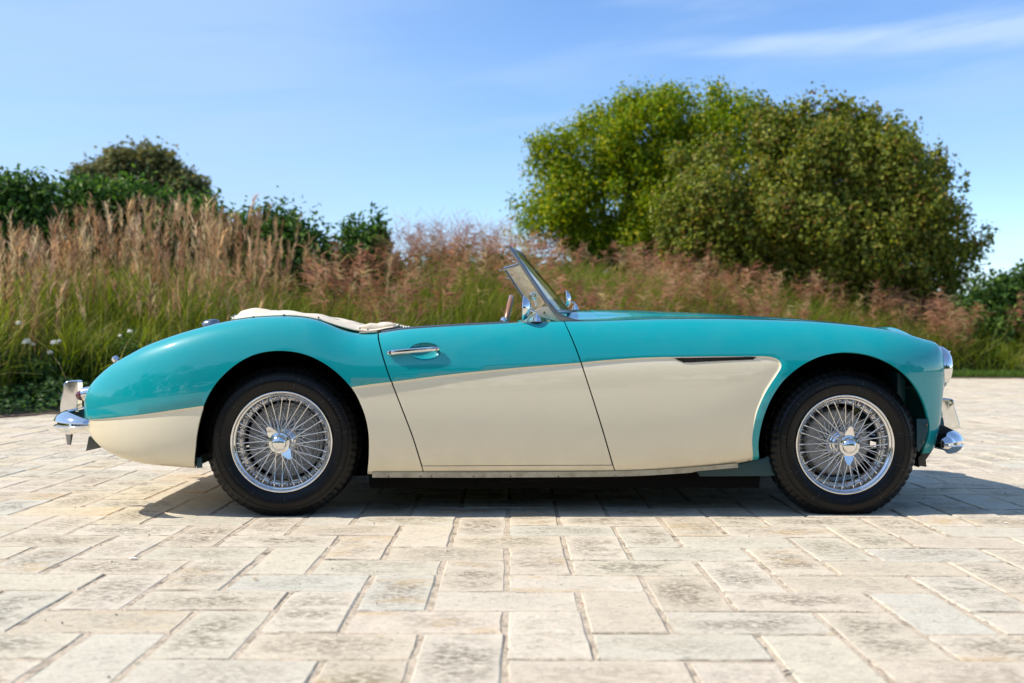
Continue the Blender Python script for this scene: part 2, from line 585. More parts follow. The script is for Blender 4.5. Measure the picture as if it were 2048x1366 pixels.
# ------------------------------------------------------------------ plants
def leaf_material(name, trans=0.35, rough=0.45, spec=0.35):
    m = bpy.data.materials.new(name)
    m.use_nodes = True
    t = m.node_tree
    b = t.nodes['Principled BSDF']
    ca = t.nodes.new('ShaderNodeAttribute'); ca.attribute_name = 'col'
    t.links.new(ca.outputs['Color'], b.inputs['Base Color'])
    b.inputs['Roughness'].default_value = rough
    b.inputs['Specular IOR Level'].default_value = spec
    tr = t.nodes.new('ShaderNodeBsdfTranslucent')
    mx = t.nodes.new('ShaderNodeMixShader')
    mx.inputs[0].default_value = trans
    hs = t.nodes.new('ShaderNodeHueSaturation')
    hs.inputs['Value'].default_value = 1.5
    hs.inputs['Saturation'].default_value = 1.1
    t.links.new(ca.outputs['Color'], hs.inputs['Color'])
    t.links.new(hs.outputs['Color'], tr.inputs['Color'])
    t.links.new(b.outputs[0], mx.inputs[1])
    t.links.new(tr.outputs[0], mx.inputs[2])
    t.links.new(mx.outputs[0], t.nodes['Material Output'].inputs[0])
    return m

m_leaf = leaf_material('broad_leaf', 0.35, 0.5, 0.18)
m_grass = leaf_material('grass_blade', 0.4, 0.55, 0.15)
m_plume = leaf_material('dry_plume', 0.45, 0.8, 0.1)
m_bark = mat('bark', (0.10, 0.075, 0.05), 0.9)
nt = NT(m_bark)
tcb = nt.n('ShaderNodeTexCoord')
nt.link(nt.ramp(nt.noise(tcb.outputs['Object'], 12.0, 6, 0.6, 0.5), [(0.35, (0.05, 0.038, 0.028)), (0.7, (0.17, 0.13, 0.09))]), nt.b.inputs['Base Color'])
nt.bump(nt.noise(tcb.outputs['Object'], 30.0, 5), 0.8, 0.02)

def unit(v):
    return v / np.maximum(np.linalg.norm(v, axis=1), 1e-9)[:, None]

def pick_col(n, palette, jitter=0.15):
    pal = np.array([p[:3] for p in palette]); w = np.array([p[3] for p in palette], float); w /= w.sum()
    c = pal[rng.choice(len(pal), n, p=w)]
    c = c * (1 + rng.uniform(-jitter, jitter, (n, 1))) * (1 + rng.uniform(-0.06, 0.06, (n, 3)))
    return np.clip(c, 0.003, 0.9)

def leaf_arrays(C, out, size, palette, aspect=0.55, droop=0.0, colmul=None):
    """diamond-shaped, slightly folded leaves at C facing roughly out"""
    n = len(C)
    nrm = unit(out + rng.normal(0, 0.55, (n, 3)))
    a = unit(np.cross(nrm, rng.normal(0, 1, (n, 3))))
    a[:, 2] -= droop
    a = unit(a)
    b = unit(np.cross(nrm, a))
    s = size * rng.uniform(0.65, 1.3, (n, 1))
    w = s * aspect
    fold = nrm * s * 0.10
    V = np.stack([C - a * s * .5, C + b * w * .5 + fold, C + a * s * .5, C - b * w * .5 + fold], 1).reshape(-1, 3)
    Q = np.arange(4 * n).reshape(n, 4)
    col = pick_col(n, palette)
    if colmul is not None:
        col = col * colmul[:, None]
    return V, Q, np.repeat(col, 4, axis=0)

def crown_points(blobs, n_clumps, per, clump_r, up=0.0):
    """leaf positions gathered in clumps spread through blobs (cx, cy, cz, rx, ry, rz)"""
    B = np.array(blobs, float)
    # first level: rounded puffs that sit near the skin of each blob; second level: leaf clumps over each puff
    npf = max(len(B) * 6, int(n_clumps / 34))
    w0 = B[:, 3] * B[:, 5]; k0 = rng.choice(len(B), npf, p=w0 / w0.sum())
    d0 = unit(rng.normal(0, 1, (npf, 3)) + (0, -0.25, 0.1))
    pc = B[k0, :3] + d0 * B[k0, 3:] * rng.uniform(0.72, 1.03, (npf, 1))
    pr = np.minimum(B[k0, 3:], B[k0, 3:4]) * rng.uniform(0.15, 0.36, (npf, 1))
    core = B.copy(); core[:, 3:] *= 0.68
    B = np.vstack([core, np.column_stack([pc, pr])])
    wgt = (B[:, 3] * B[:, 5]); wgt[:len(core)] *= 0.30 * wgt[len(core):].sum() / wgt[:len(core)].sum(); wgt /= wgt.sum()
    k = rng.choice(len(B), n_clumps, p=wgt)
    d = unit(rng.normal(0, 1, (n_clumps, 3)))
    r = rng.uniform(0.0, 1.0, (n_clumps, 1)) ** 0.30
    r = r * (1 + 0.05 * rng.normal(0, 1, (n_clumps, 1)))
    C = B[k, :3] + d * r * B[k, 3:]
    dl = np.repeat(d, per, axis=0)
    stretch = np.array([1, 1, 1 + up])
    off = np.clip(rng.normal(0, 0.8, (n_clumps * per, 3)), -1.35, 1.35) * np.repeat(clump_r * rng.uniform(0.6, 1.4, (n_clumps, 1)), per, axis=0) * stretch
    return np.repeat(C, per, axis=0) + off, unit(dl + unit(off) * 0.35 + (0, 0, 0.15)), np.repeat(rng.uniform(0.82, 1.18, n_clumps), per)

def tube_arrays(paths, sides=6):
    """paths: list of (points (k,3), radii (k)) -> V, Q"""
    VV, QQ, acc = [], [], 0
    for P, Rr in paths:
        P = np.asarray(P, float); k = len(P)
        T = unit(np.gradient(P, axis=0))
        ref = np.tile([0.31, 0.87, 0.1], (k, 1))
        U = unit(np.cross(T, ref)); W = np.cross(T, U)
        for i in range(k):
            for s in range(sides):
                th = 2 * math.pi * s / sides
                VV.append(P[i] + (U[i] * math.cos(th) + W[i] * math.sin(th)) * Rr[i])
        for i in range(k - 1):
            for s in range(sides):
                t2 = (s + 1) % sides
                QQ.append((acc + i * sides + s, acc + i * sides + t2, acc + (i + 1) * sides + t2, acc + (i + 1) * sides + s))
        acc += k * sides
    return np.array(VV), np.array(QQ)

def make_tree(name, label, cat, px_blobs, depth, ddepth, n_clumps, per, clump_r, size, palette, base_px, aspect=0.55, up=0.0, group=None,
              trunk_r=0.16, stems=5, zb=0.9):
    blobs = []
    for b in px_blobs:
        px, py, rp = b[:3]
        dd = b[3] if len(b) > 3 else 0.0
        c = at(px, py, depth + dd)
        r = rp / FPX * (depth + dd)
        blobs.append((c[0], c[1], c[2], r, r * 0.9, r * (b[4] if len(b) > 4 else 1.0)))
    base = at(base_px, 683, depth)
    root = bpy.data.objects.new(name, None); COL.objects.link(root)
    root.location = (base[0], base[1], zb)
    tag(root, label, cat, group)
    P, out, cm = crown_points(blobs, n_clumps, per, clump_r, up)
    k = P[:, 2] > zb - 0.1
    P, out, cm = P[k], out[k], cm[k]
    V, Q, c = leaf_arrays(P, out, size, palette, aspect, 0.25, cm)
    V -= np.array(root.location)
    new_obj('crown', quads_mesh('crown', V, Q, c), root, mats=[m_leaf])
    paths = []
    base0 = np.zeros(3)
    for b in blobs[:stems]:
        tgt = np.array(b[:3]) - np.array(root.location)
        t = np.linspace(0, 1, 7)[:, None]
        st = base0 + rng.normal(0, 0.10, 3) * (1, 1, 0)
        st[2] = -0.25
        mid_ = np.array([tgt[0] * 0.35, tgt[1] * 0.35, max(tgt[2], 0.5) * 0.55])
        C = (1 - t) ** 2 * st + 2 * t * (1 - t) * mid_ + t ** 2 * tgt
        C += rng.normal(0, 0.03, C.shape) * t
        paths.append((C, trunk_r * (1 - 0.85 * t[:, 0])))
    V, Q = tube_arrays(paths, 7)
    new_obj('trunk', quads_mesh('trunk', V, Q, smooth=True), root, mats=[m_bark])
    return root

YEL = [(0.24, 0.30, 0.008, 5), (0.36, 0.38, 0.010, 3), (0.13, 0.21, 0.008, 5), (0.50, 0.42, 0.015, 0.8), (0.07, 0.13, 0.008, 2)]
OLV = [(0.16, 0.19, 0.026, 5), (0.25, 0.265, 0.035, 4), (0.075, 0.11, 0.016, 4), (0.29, 0.22, 0.045, 1.2), (0.24, 0.12, 0.04, 0.4), (0.30, 0.29, 0.055, 1.2)]
LAU = [(0.065, 0.135, 0.024, 5), (0.12, 0.21, 0.035, 3), (0.035, 0.080, 0.018, 5), (0.17, 0.25, 0.06, 1)]
OAK = [(0.17, 0.17, 0.06, 5), (0.24, 0.21, 0.075, 3), (0.11, 0.125, 0.05, 4)]

make_tree('broadleaf_tree', 'large rounded tree with yellow green leaves, paler and left of the dark olive one', 'tree',
          [(1330, 300, 112), (1230, 290, 98), (1440, 262, 88), (1160, 330, 92), (1140, 425, 95), (1085, 440, 62, 0.5), (1240, 420, 120), (1370, 400, 130),
           (1560, 330, 90, 1.0), (1240, 228, 46), (1345, 228, 42), (1470, 215, 50), (1525, 275, 72), (1400, 235, 48), (1110, 330, 50), (1330, 470, 100), (1200, 480, 70), (1055, 468, 42, 0.4), (1045, 410, 30)],
          29.0, 0, 7600, 14, 0.20, 0.125, YEL, 1290, 0.5, group=None, trunk_r=0.22, stems=9)
make_tree('hazel_tree', 'wide dark olive tree with upright twigs and a low branch reaching right', 'tree',
          [(1600, 345, 108), (1720, 335, 105), (1810, 400, 105), (1480, 400, 112), (1865, 475, 80), (1420, 480, 100), (1600, 480, 130), (1740, 490, 125), (1370, 430, 60),
           (1860, 545, 75), (1945, 500, 30, 0, 1.2), (1915, 545, 48), (1980, 478, 15, 0, 1.7), (1400, 350, 60, 1), (1545, 262, 50, 0, 1.25), (1640, 258, 46, 0, 1.35), (1722, 262, 44, 0, 1.5), (1590, 262, 44),
           (1790, 300, 38, 0, 1.5), (1850, 360, 36, 0, 1.5), (1905, 430, 30, 0, 1.4), (1520, 540, 85), (1680, 545, 85), (1674, 222, 13, 0, 2.2), (1782, 262, 12, 0, 2.2), (1608, 222, 14, 0, 1.8), (1880, 318, 12, 0, 2), (1930, 372, 10, 0, 2)],
          24.0, 0, 12500, 11, 0.12, 0.108, OLV, 1650, 0.72, up=0.9, trunk_r=0.16, stems=14)
make_tree('oak_tree', 'distant grey green tree rising behind the plumed grass', 'tree',
          [(205, 365, 42), (255, 350, 42), (300, 340, 38), (335, 365, 35), (382, 375, 32), (235, 395, 50), (350, 400, 45), (290, 310, 16), (240, 325, 22), (395, 400, 26), (180, 375, 25)],
          44.0, 0, 2600, 16, 0.30, 0.20, OAK, 285, 0.7, trunk_r=0.3, stems=6)
lau = 'glossy green shrubs behind the ornamental grasses'
make_tree('laurel_shrub', 'bright green leafy shrub behind the grasses at the left edge', 'shrub',
          [(20, 430, 45), (60, 430, 48), (100, 450, 36), (-60, 420, 60), (38, 392, 14, 0, 1.8), (-150, 430, 70), (10, 480, 60), (90, 490, 50), (-80, 490, 60)],
          16.5, 0, 1700, 13, 0.14, 0.115, LAU, 20, 0.5, up=0.8, group=lau, trunk_r=0.05, zb=0.8)
make_tree('laurel_shrub', 'bright green leafy shrub in front of the distant grey green tree', 'shrub',
          [(150, 425, 38), (190, 440, 45), (240, 440, 40), (300, 440, 45), (350, 440, 42), (395, 445, 35), (135, 392, 16, 0, 1.7), (185, 400, 22, 0, 1.3), (260, 400, 22), (200, 500, 50), (330, 500, 60)],
          17.5, 0, 1700, 13, 0.14, 0.12, LAU, 250, 0.5, up=0.8, group=lau, trunk_r=0.05, zb=0.8)
make_tree('laurel_shrub', 'bright green leafy shrub between the tall tan plumes and the pink grass', 'shrub',
          [(505, 480, 38), (550, 468, 36), (595, 482, 42), (640, 498, 36), (560, 430, 13, 0, 1.5), (590, 440, 13, 0, 1.4), (635, 462, 13, 0, 1.3), (550, 530, 70), (640, 550, 58), (450, 485, 38), (405, 480, 36)],
          18.0, 0, 1700, 13, 0.14, 0.12, LAU, 580, 0.5, up=0.8, group=lau, trunk_r=0.05, zb=0.8)
make_tree('laurel_shrub', 'small green shrub with one upright shoot left of the wispy pink grass', 'shrub',
          [(720, 490, 28), (752, 480, 20), (755, 450, 8, 0, 2.0), (700, 475, 12, 0, 1.3), (735, 530, 40)],
          18.5, 0, 420, 13, 0.12, 0.115, LAU, 735, 0.5, up=0.9, group=lau, trunk_r=0.04, zb=0.8)
make_tree('broadleaf_bush', 'bright green bush beyond the nose of the car at the right edge', 'shrub',
          [(1955, 625, 38), (1995, 650, 45), (2030, 600, 40), (1960, 580, 16, 0, 1.5), (2000, 575, 16, 0, 1.4), (2045, 565, 20, 0, 1.3), (1940, 665, 30), (2120, 600, 60)],
          22.5, 0, 1500, 12, 0.15, 0.12, LAU, 2000, 0.6, up=0.6, trunk_r=0.05, zb=0.5)

hb = [(px_, 560 + (16 if px_ > 760 else 0) + rng.uniform(-6, 6), 56) for px_ in range(-420, 1030, 42)] + [(px_, 640 + rng.uniform(-6, 6), 40) for px_ in range(-420, 1060, 38)]
HDG = [(0.05, 0.09, 0.022, 5), (0.08, 0.14, 0.03, 3), (0.035, 0.06, 0.018, 4)]
make_tree('hedge', 'dark green hedge low behind the tan plumed grass', 'hedge', hb, 21.0, 0, 2600, 12, 0.22, 0.16, HDG, 500, 0.6, stems=60, trunk_r=0.04, zb=0.6)
hb = [(px_, 572 + rng.uniform(-6, 6) + max(0, px_ - 1400) * .12, 50) for px_ in range(1040, 2300, 34)] + [(px_, 650 + rng.uniform(-6, 6), 30) for px_ in range(1040, 2500, 34)]
make_tree('hedge', 'dark green hedge behind the pink grass beneath the large trees', 'hedge', hb, 28.5, 0, 3000, 12, 0.26, 0.19, HDG, 1500, 0.6, stems=60, trunk_r=0.04, zb=0.6)

# ---- grasses: ribbons
def ribbons(root, top, width, segs, c0, c1, sag, face=None):
    """curved blades from root to top; sag (n,3) is added at mid to tip"""
    n = len(root)
    t = np.linspace(0, 1, segs + 1)[None, :, None]
    P = root[:, None] * (1 - t) + top[:, None] * t + sag[:, None] * (t ** 2 - t) * -1.0
    ax = top - root
    if face is None:
        face = rng.normal(0, 1, (n, 3)); face[:, 2] *= 0.2
    side = unit(np.cross(ax, face))[:, None]
    w = (width[:, None, None] if np.ndim(width) else width) * np.clip(1.15 - t ** 1.6, 0.08, 1) * 0.5
    V = np.stack([P - side * w, P + side * w], 2)               # n, s+1, 2, 3
    i0 = (np.arange(n) * (segs + 1) * 2)[:, None] + np.arange(segs)[None, :] * 2
    i0 = i0.ravel()
    Q = np.stack([i0, i0 + 1, i0 + 3, i0 + 2], 1)
    tt = np.broadcast_to(t[..., None], (n, segs + 1, 2, 1))
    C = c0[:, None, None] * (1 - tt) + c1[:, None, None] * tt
    return V.reshape(-1, 3), Q, C.reshape(-1, 3)

def join_arrays(parts):
    VV, QQ, CC, acc = [], [], [], 0
    for V, Q, C in parts:
        VV.append(V); QQ.append(Q + acc); CC.append(C); acc += len(V)
    return np.vstack(VV), np.vstack(QQ), np.vstack(CC)

SEGL = np.hypot(*np.diff(EDGE, axis=0).T); CUM = np.concatenate([[0], np.cumsum(SEGL)])
def bank_points(n, x0, x1, d0, d1, power=1.0, cl=0, sig=0.17):
    if cl:
        nc = max(3, n // cl)
        C0, dd = bank_points(nc, x0, x1, d0, d1, power)
        k = rng.integers(0, nc, n)
        P = C0[k] + rng.normal(0, sig, (n, 2))
        dist = np.maximum(edge_dist(P)[0], d0 * .8)
        global HF
        HF = rng.uniform(.74, 1.06, nc)[k]
        CF = rng.uniform(.72, 1.25, nc)[k]
        bank_points.cf = CF
        return P, dist
    """random points on the planted side: x range of the edge, distance d0..d1 behind it"""
    xs_ = rng.uniform(x0, x1, n); d = d0 + (d1 - d0) * rng.uniform(0, 1, n) ** power
    y = edge_point(xs_)
    sl = (edge_point(xs_ + 0.3) - edge_point(xs_ - 0.3)) / 0.6
    nx_, ny_ = -sl / np.hypot(1, sl), 1 / np.hypot(1, sl)
    P = np.column_stack([xs_ + nx_ * d, y + ny_ * d])
    return P, d

def pxcol(P):
    return 1024 + FPX * P[:, 0] / P[:, 1]

def with_z(P):
    return np.column_stack([P, terrain_z(P)])

GREEN = [(0.18, 0.225, 0.022, 5), (0.31, 0.34, 0.04, 3), (0.08, 0.125, 0.014, 6), (0.36, 0.33, 0.10, 1.5), (0.44, 0.36, 0.18, 0.8)]
def blades(n, x0, x1, d0, d1, h0, h1, w, palette, lean=0.35, power=1.0, hfun=None, segs=3):
    P, d = bank_points(n, x0, x1, d0, d1, power)
    Rt = with_z(P)
    h = rng.uniform(h0, h1, n)
    if hfun is not None:
        h = h * hfun(P, d)
    k = h > 0.05
    Rt, h = Rt[k], h[k]; n = len(h)
    ln = rng.normal(0, lean, (n, 2)) * h[:, None]
    top = Rt + np.column_stack([ln, h])
    sag = np.column_stack([-ln * 0.7, h * 0.35])
    c = pick_col(n, palette)
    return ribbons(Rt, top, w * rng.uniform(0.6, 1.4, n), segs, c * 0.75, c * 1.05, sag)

def envelope(points):
    """desired top row of a planting, by photograph column"""
    X_, Y_ = zip(*points)
    return lambda P: np.interp(pxcol(P), X_, Y_)

# top heights in world metres against photo column, for each planting
green_top = envelope([(-400, 545), (0, 530), (200, 525), (400, 515), (560, 565), (700, 560), (860, 510), (1000, 515), (1200, 525), (1400, 550), (1600, 580), (1800, 608), (2048, 620), (2500, 620)])
plume_top = envelope([(-400, 485), (0, 475), (120, 470), (200, 425), (300, 420), (380, 420), (480, 438), (550, 475), (650, 495), (760, 505)])
pink_top = envelope([(560, 550), (700, 505), (780, 465), (860, 465), (1000, 465), (1100, 468), (1250, 480), (1400, 505), (1550, 530), (1700, 550), (1850, 580), (1950, 595), (2048, 590), (2500, 590)])

def height_to(envf, P, frac=1.0):
    row = envf(P)
    z = CAM_H + (683 - row) / FPX * P[:, 1]
    return np.maximum(z - terrain_z(P), 0.1) * frac

def env_blades(n, x0, x1, d0, d1, envf, w, palette, lean=0.22, hv=(0.55, 1.05), power=1.0, segs=4):
    P, d = bank_points(n, x0, x1, d0, d1, power, cl=170, sig=.19)
    Rt = with_z(P)
    h = np.minimum(height_to(envf, P), 0.75 + 0.42 * d + rng.normal(0, 0.1, n)) * rng.uniform(*hv, n) * HF
    h = np.maximum(h, 0.25)
    ln = rng.normal(0, lean, (n, 2)) * h[:, None]
    top = Rt + np.column_stack([ln, h])
    sag = np.column_stack([-ln * 0.8, h * 0.3])
    c = pick_col(n, palette) * bank_points.cf[:, None]
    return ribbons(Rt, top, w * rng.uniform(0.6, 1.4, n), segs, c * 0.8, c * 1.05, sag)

parts = [
    env_blades(80000, -12, 9, 1.0, 5.5, green_top, 0.010, GREEN, power=0.8, lean=0.30),
    env_blades(50000, 2, 22, 1.4, 6.5, green_top, 0.013, GREEN, power=0.8, lean=0.30),
    blades(9000, -12, 20, 1.0, 2.6, 0.35, 0.9, 0.014, GREEN, 0.6),
]
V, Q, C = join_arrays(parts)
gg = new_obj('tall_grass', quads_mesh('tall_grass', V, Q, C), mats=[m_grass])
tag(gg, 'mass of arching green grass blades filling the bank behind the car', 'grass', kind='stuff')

TAN = [(0.47, 0.32, 0.18, 5), (0.60, 0.45, 0.28, 3), (0.37, 0.23, 0.13, 4), (0.26, 0.15, 0.08, 3)]
PNK = [(0.38, 0.185, 0.115, 5), (0.48, 0.27, 0.165, 3), (0.28, 0.13, 0.08, 4), (0.44, 0.33, 0.17, 2)]
STEM = [(0.22, 0.20, 0.07, 3), (0.32, 0.24, 0.12, 2)]

def plumes(n, x0, x1, d0, d1, envf, length, strands, spread, droop, w, palette, hv=(0.72, 1.08), stem_w=0.008, lean=0.07, wind=(0.0, 0.0), power=1.0, segs=2, cut=None):
    P, d = bank_points(n, x0, x1, d0, d1, power, cl=11, sig=.16)
    hf, cf = HF.copy(), bank_points.cf.copy()
    if cut is not None:
        k = cut(pxcol(P)); P, d, hf, cf = P[k], d[k], hf[k], cf[k]; n = len(P)
    Rt = with_z(P)
    h = np.minimum(height_to(envf, P), 1.35 + 0.42 * d) * rng.uniform(*hv, n) * (hf * .5 + .5)
    ln = (rng.normal(0, lean, (n, 2)) + np.array(wind)) * h[:, None]
    top = Rt + np.column_stack([ln, h])
    stem_ax = unit(top - Rt)
    cs = pick_col(n, STEM)
    out = [ribbons(Rt, top, np.full(n, stem_w), 2, cs, cs, np.zeros((n, 3)))]
    L = length * rng.uniform(0.7, 1.3, n)
    m = n * strands
    ridx = np.repeat(np.arange(n), strands)
    t = rng.uniform(0, 1, m)
    lean_dir = rng.normal(0, 1, (n, 3)); lean_dir[:, 2] = 0; lean_dir = unit(lean_dir)
    base = top[ridx] - stem_ax[ridx] * (t * L[ridx])[:, None]
    o = rng.normal(0, 1, (m, 3)); o[:, 2] *= 0.4
    o = unit(o + lean_dir[ridx] * 0.9)
    ll = (L[ridx] * rng.uniform(0.30, 0.55, m))[:, None]
    tip = base + stem_ax[ridx] * ll * (1 - droop) + o * ll * spread - np.array([0, 0, 1]) * ll * droop * 0.4
    sag = np.zeros((m, 3)); sag[:, 2] = ll[:, 0] * 0.35
    cc = (pick_col(n, palette) * cf[:, None])[ridx] * rng.uniform(0.85, 1.2, (m, 1))
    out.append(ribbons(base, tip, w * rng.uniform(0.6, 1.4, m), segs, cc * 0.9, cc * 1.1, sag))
    return out

left_cut = lambda q: q < 560 + rng.normal(0, 25, len(q))
pl = plumes(3000, -12, 1.0, 1.2, 5.5, plume_top, 0.34, 26, 0.42, 0.22, 0.010, TAN, cut=left_cut, hv=(0.58, 1.12), lean=0.12, wind=(0.0, 0))
pl += plumes(160, -4, 4.0, 1.5, 5.0, plume_top, 0.32, 26, 0.5, 0.35, 0.008, TAN, cut=lambda q: (q > 520) & (q < 790), hv=(0.6, 1.0), lean=0.16, wind=(0.10, 0))
V, Q, C = join_arrays(pl)
pg = new_obj('plume_grass', quads_mesh('plume_grass', V, Q, C), mats=[m_plume])
tag(pg, 'stand of tall grass with upright tan feathery plumes behind the tail of the car', 'grass', kind='stuff')

right_cut = lambda q: q > 560 + rng.normal(0, 40, len(q))
pk = plumes(3700, -3, 22, 1.0, 7.0, pink_top, 0.40, 18, 1.05, 0.55, 0.013, PNK, cut=right_cut, hv=(0.62, 1.04), lean=0.18, wind=(-0.05, 0))
pk += plumes(420, -1.5, 3.5, 3.0, 7.0, envelope([(740, 440), (860, 440), (1000, 440), (1040, 470)]), 0.5, 12, 1.1, 0.2, 0.006, PNK, cut=lambda q: (q > 770) & (q < 1030), hv=(0.85, 1.05), lean=0.12, stem_w=0.005)
V, Q, C = join_arrays(pk)
pp = new_obj('pink_grass', quads_mesh('pink_grass', V, Q, C), mats=[m_plume])
tag(pp, 'band of airy reddish pink flowering grass behind the cockpit and bonnet', 'grass', kind='stuff')

# clumps: tussocks that stand out of the mass, each with its own fan of blades
def tussocks(n, x0, x1, d0, d1, r0, r1, w, palette):
    P, d = bank_points(n, x0, x1, d0, d1)
    out = []
    for p in P:
        m = 130
        R_ = rng.uniform(r0, r1)
        root = np.tile([p[0], p[1], float(terrain_z([p])[0])], (m, 1)) + rng.normal(0, .05, (m, 3)) * (1, 1, 0)
        th = rng.uniform(0, 2 * math.pi, m); el = np.abs(rng.normal(0, .55, m))
        L = R_ * rng.uniform(.6, 1.1, m)
        top = root + np.column_stack([np.cos(th) * np.sin(el) * L, np.sin(th) * np.sin(el) * L, np.cos(el) * L * .95])
        sag = np.column_stack([-np.cos(th) * np.sin(el) * L * .7, -np.sin(th) * np.sin(el) * L * .7, L * .55])
        c = pick_col(m, palette, .3) * rng.uniform(.75, 1.3)
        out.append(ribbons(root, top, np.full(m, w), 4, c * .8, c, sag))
    return out
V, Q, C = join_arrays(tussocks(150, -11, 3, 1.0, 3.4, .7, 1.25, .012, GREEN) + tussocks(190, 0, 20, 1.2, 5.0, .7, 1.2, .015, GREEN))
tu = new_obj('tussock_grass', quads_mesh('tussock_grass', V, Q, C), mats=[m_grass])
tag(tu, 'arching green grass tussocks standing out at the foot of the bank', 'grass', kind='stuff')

# ---- low ground cover along the paving edge
def ground_cover(n, x0, x1, d0, d1, h, size, palette):
    P, d = bank_points(n, x0, x1, d0, d1)
    z = terrain_z(P) + rng.uniform(0, 1, n) ** 0.7 * h * (0.45 + 0.55 * ss((d - d0) / 0.5)) * (0.75 + 0.25 * np.sin(P[:, 0] * 5.1) * np.cos(P[:, 1] * 4.3))
    C = np.column_stack([P, z])
    return leaf_arrays(C, np.tile([0.0, -0.35, 1.0], (n, 1)), size, palette, 0.7)
COV = [(0.055, 0.115, 0.026, 5), (0.085, 0.16, 0.035, 3), (0.03, 0.065, 0.018, 4), (0.12, 0.19, 0.05, 1)]
V, Q, C = join_arrays([ground_cover(52000, -11, 3, 0.05, 2.3, 0.34, 0.060, COV)])
gc = new_obj('ground_cover', quads_mesh('ground_cover', V, Q, C), mats=[m_leaf])
tag(gc, 'low dark green leafy ground cover along the paving behind the rear bumper', 'ground cover', kind='stuff')
LAWN = [(0.10, 0.17, 0.03, 5), (0.14, 0.21, 0.035, 3), (0.07, 0.12, 0.025, 4)]
V, Q, C = join_arrays([blades(30000, 3, 22, 0.04, 2.0, 0.06, 0.16, 0.012, LAWN, 0.5, segs=2), ground_cover(9000, 3, 20, 1.0, 2.4, 0.35, 0.07, COV)])
lw = new_obj('lawn_strip', quads_mesh('lawn_strip', V, Q, C), mats=[m_grass])
tag(lw, 'narrow strip of short green grass along the far edge of the paving', 'grass', kind='stuff')

# ---- white roses at the left
WHITE = [(0.80, 0.79, 0.72, 1)]
def rose_bush(px, py, depth, label, blooms):
    c = at(px, py, depth)
    root = bpy.data.objects.new('rose_bush', None); COL.objects.link(root)
    zb = float(terrain_z([(c[0], c[1])])[0])
    root.location = (c[0], c[1], zb)
    tag(root, label, 'rose bush', 'rose bushes with white blooms beside the ground cover')
    H = c[2] - zb
    P, out, cm = crown_points([(0, 0, H * 0.62, 0.42, 0.35, H * 0.42)], 260, 9, 0.06, 0.3)
    V, Q, C = leaf_arrays(P, out, 0.055, COV + [(0.08, 0.15, 0.03, 4)], 0.6, 0.1, cm)
    new_obj('foliage', quads_mesh('foliage', V, Q, C), root, mats=[m_leaf])
    V, Q = tube_arrays([(np.array([(0, 0, -0.05), (s * 0.12, r_, H * 0.4), (s * 0.25, r_ * 2, H * 0.85)]), np.array([0.012, 0.008, 0.004])) for s, r_ in ((-1, 0.05), (1, -0.06), (0.2, 0.1), (-0.4, -0.1))], 5)
    new_obj('stem', quads_mesh('stem', V, Q), root, mats=[m_bark])
    for bx_, by_, s in blooms:
        b = at(bx_, by_, depth - 0.35)
        n = 26
        th = np.arange(n) * 2.4; rr = 0.15 + 0.85 * np.arange(n) / n
        d = np.column_stack([np.cos(th) * rr, np.sin(th) * rr, 1.15 - rr])
        d = unit(d)
        Cc = d * s * 0.6
        V, Q, C = leaf_arrays(Cc, d * 2.5, s * 0.9, WHITE, 0.9)
        new_obj('bloom', quads_mesh('bloom', V, Q, C), root, (b[0] - root.location.x, b[1] - root.location.y, b[2] - root.location.z), [m_leaf])
rose_bush(60, 700, 10.9, 'white flowering rose bush at the left edge above the ground cover', [(53, 686, 0.055), (66, 690, 0.030), (37, 648, 0.04)])
rose_bush(108, 705, 11.1, 'white flowering rose bush between the left one and the rear bumper', [(108, 687, 0.050), (100, 706, 0.038), (118, 683, 0.03)])
rose_bush(262, 680, 11.6, 'rose bush with one pale bloom above the tail of the car', [(259, 664, 0.035), (240, 672, 0.025)])

# ---- tree line and hedge on the near side of the courtyard, which the paint and chrome mirror
HEDGE = [(0.07, 0.11, 0.025, 5), (0.10, 0.15, 0.035, 3), (0.05, 0.08, 0.02, 4)]
bl = []
for i in range(34):
    x_ = -42 + i * 2.6 + rng.uniform(-.8, .8)
    hgt = rng.uniform(4.4, 6.0)
    bl.append((x_, -12.5 + rng.uniform(-1, 1), hgt * 0.42, 2.2, 1.5, hgt * 0.58))
for x_, h_ in ((-24, 9), (-13, 8.0), (-3, 7.4), (7, 8.2), (17, 7.5), (30, 9)):
    bl.append((x_, -14.5, h_ * 0.6, 3.0, 2.4, h_ * 0.42))
P, out, cm = crown_points(bl, 9000, 8, 0.42)
V, Q, C = leaf_arrays(P, out, 0.36, HEDGE, 0.7, 0.1, cm)
th_ = new_obj('tree_line', quads_mesh('tree_line', V, Q, C), mats=[m_leaf])
tag(th_, 'line of trees and hedge across the courtyard behind the photographer', 'trees', kind='stuff')
# ------------------------------------------------------------------ the car
YAW = R(1.8)
CY, SY = math.cos(YAW), math.sin(YAW)
CAR_T = np.array([-0.9438 - 0.70 * SY, 4.0787 + 0.70 * CY, 0.0])
car = bpy.data.objects.new('roadster', None)
COL.objects.link(car)
car.location = CAR_T
car.rotation_euler = (0, 0, YAW)
tag(car, 'turquoise and cream open two-seat classic roadster with wire wheels parked on the pale paving', 'car')

def un(px, py, y):
    """photograph point -> car space point lying at lateral distance y"""
    o = np.array([0, 0, CAM_H]) - CAR_T
    d = ray(px, py)
    o = np.array([o[0] * CY + o[1] * SY, -o[0] * SY + o[1] * CY, o[2]])
    d = np.array([d[0] * CY + d[1] * SY, -d[0] * SY + d[1] * CY, d[2]])
    t = (y - o[1]) / d[1]
    return o + d * t

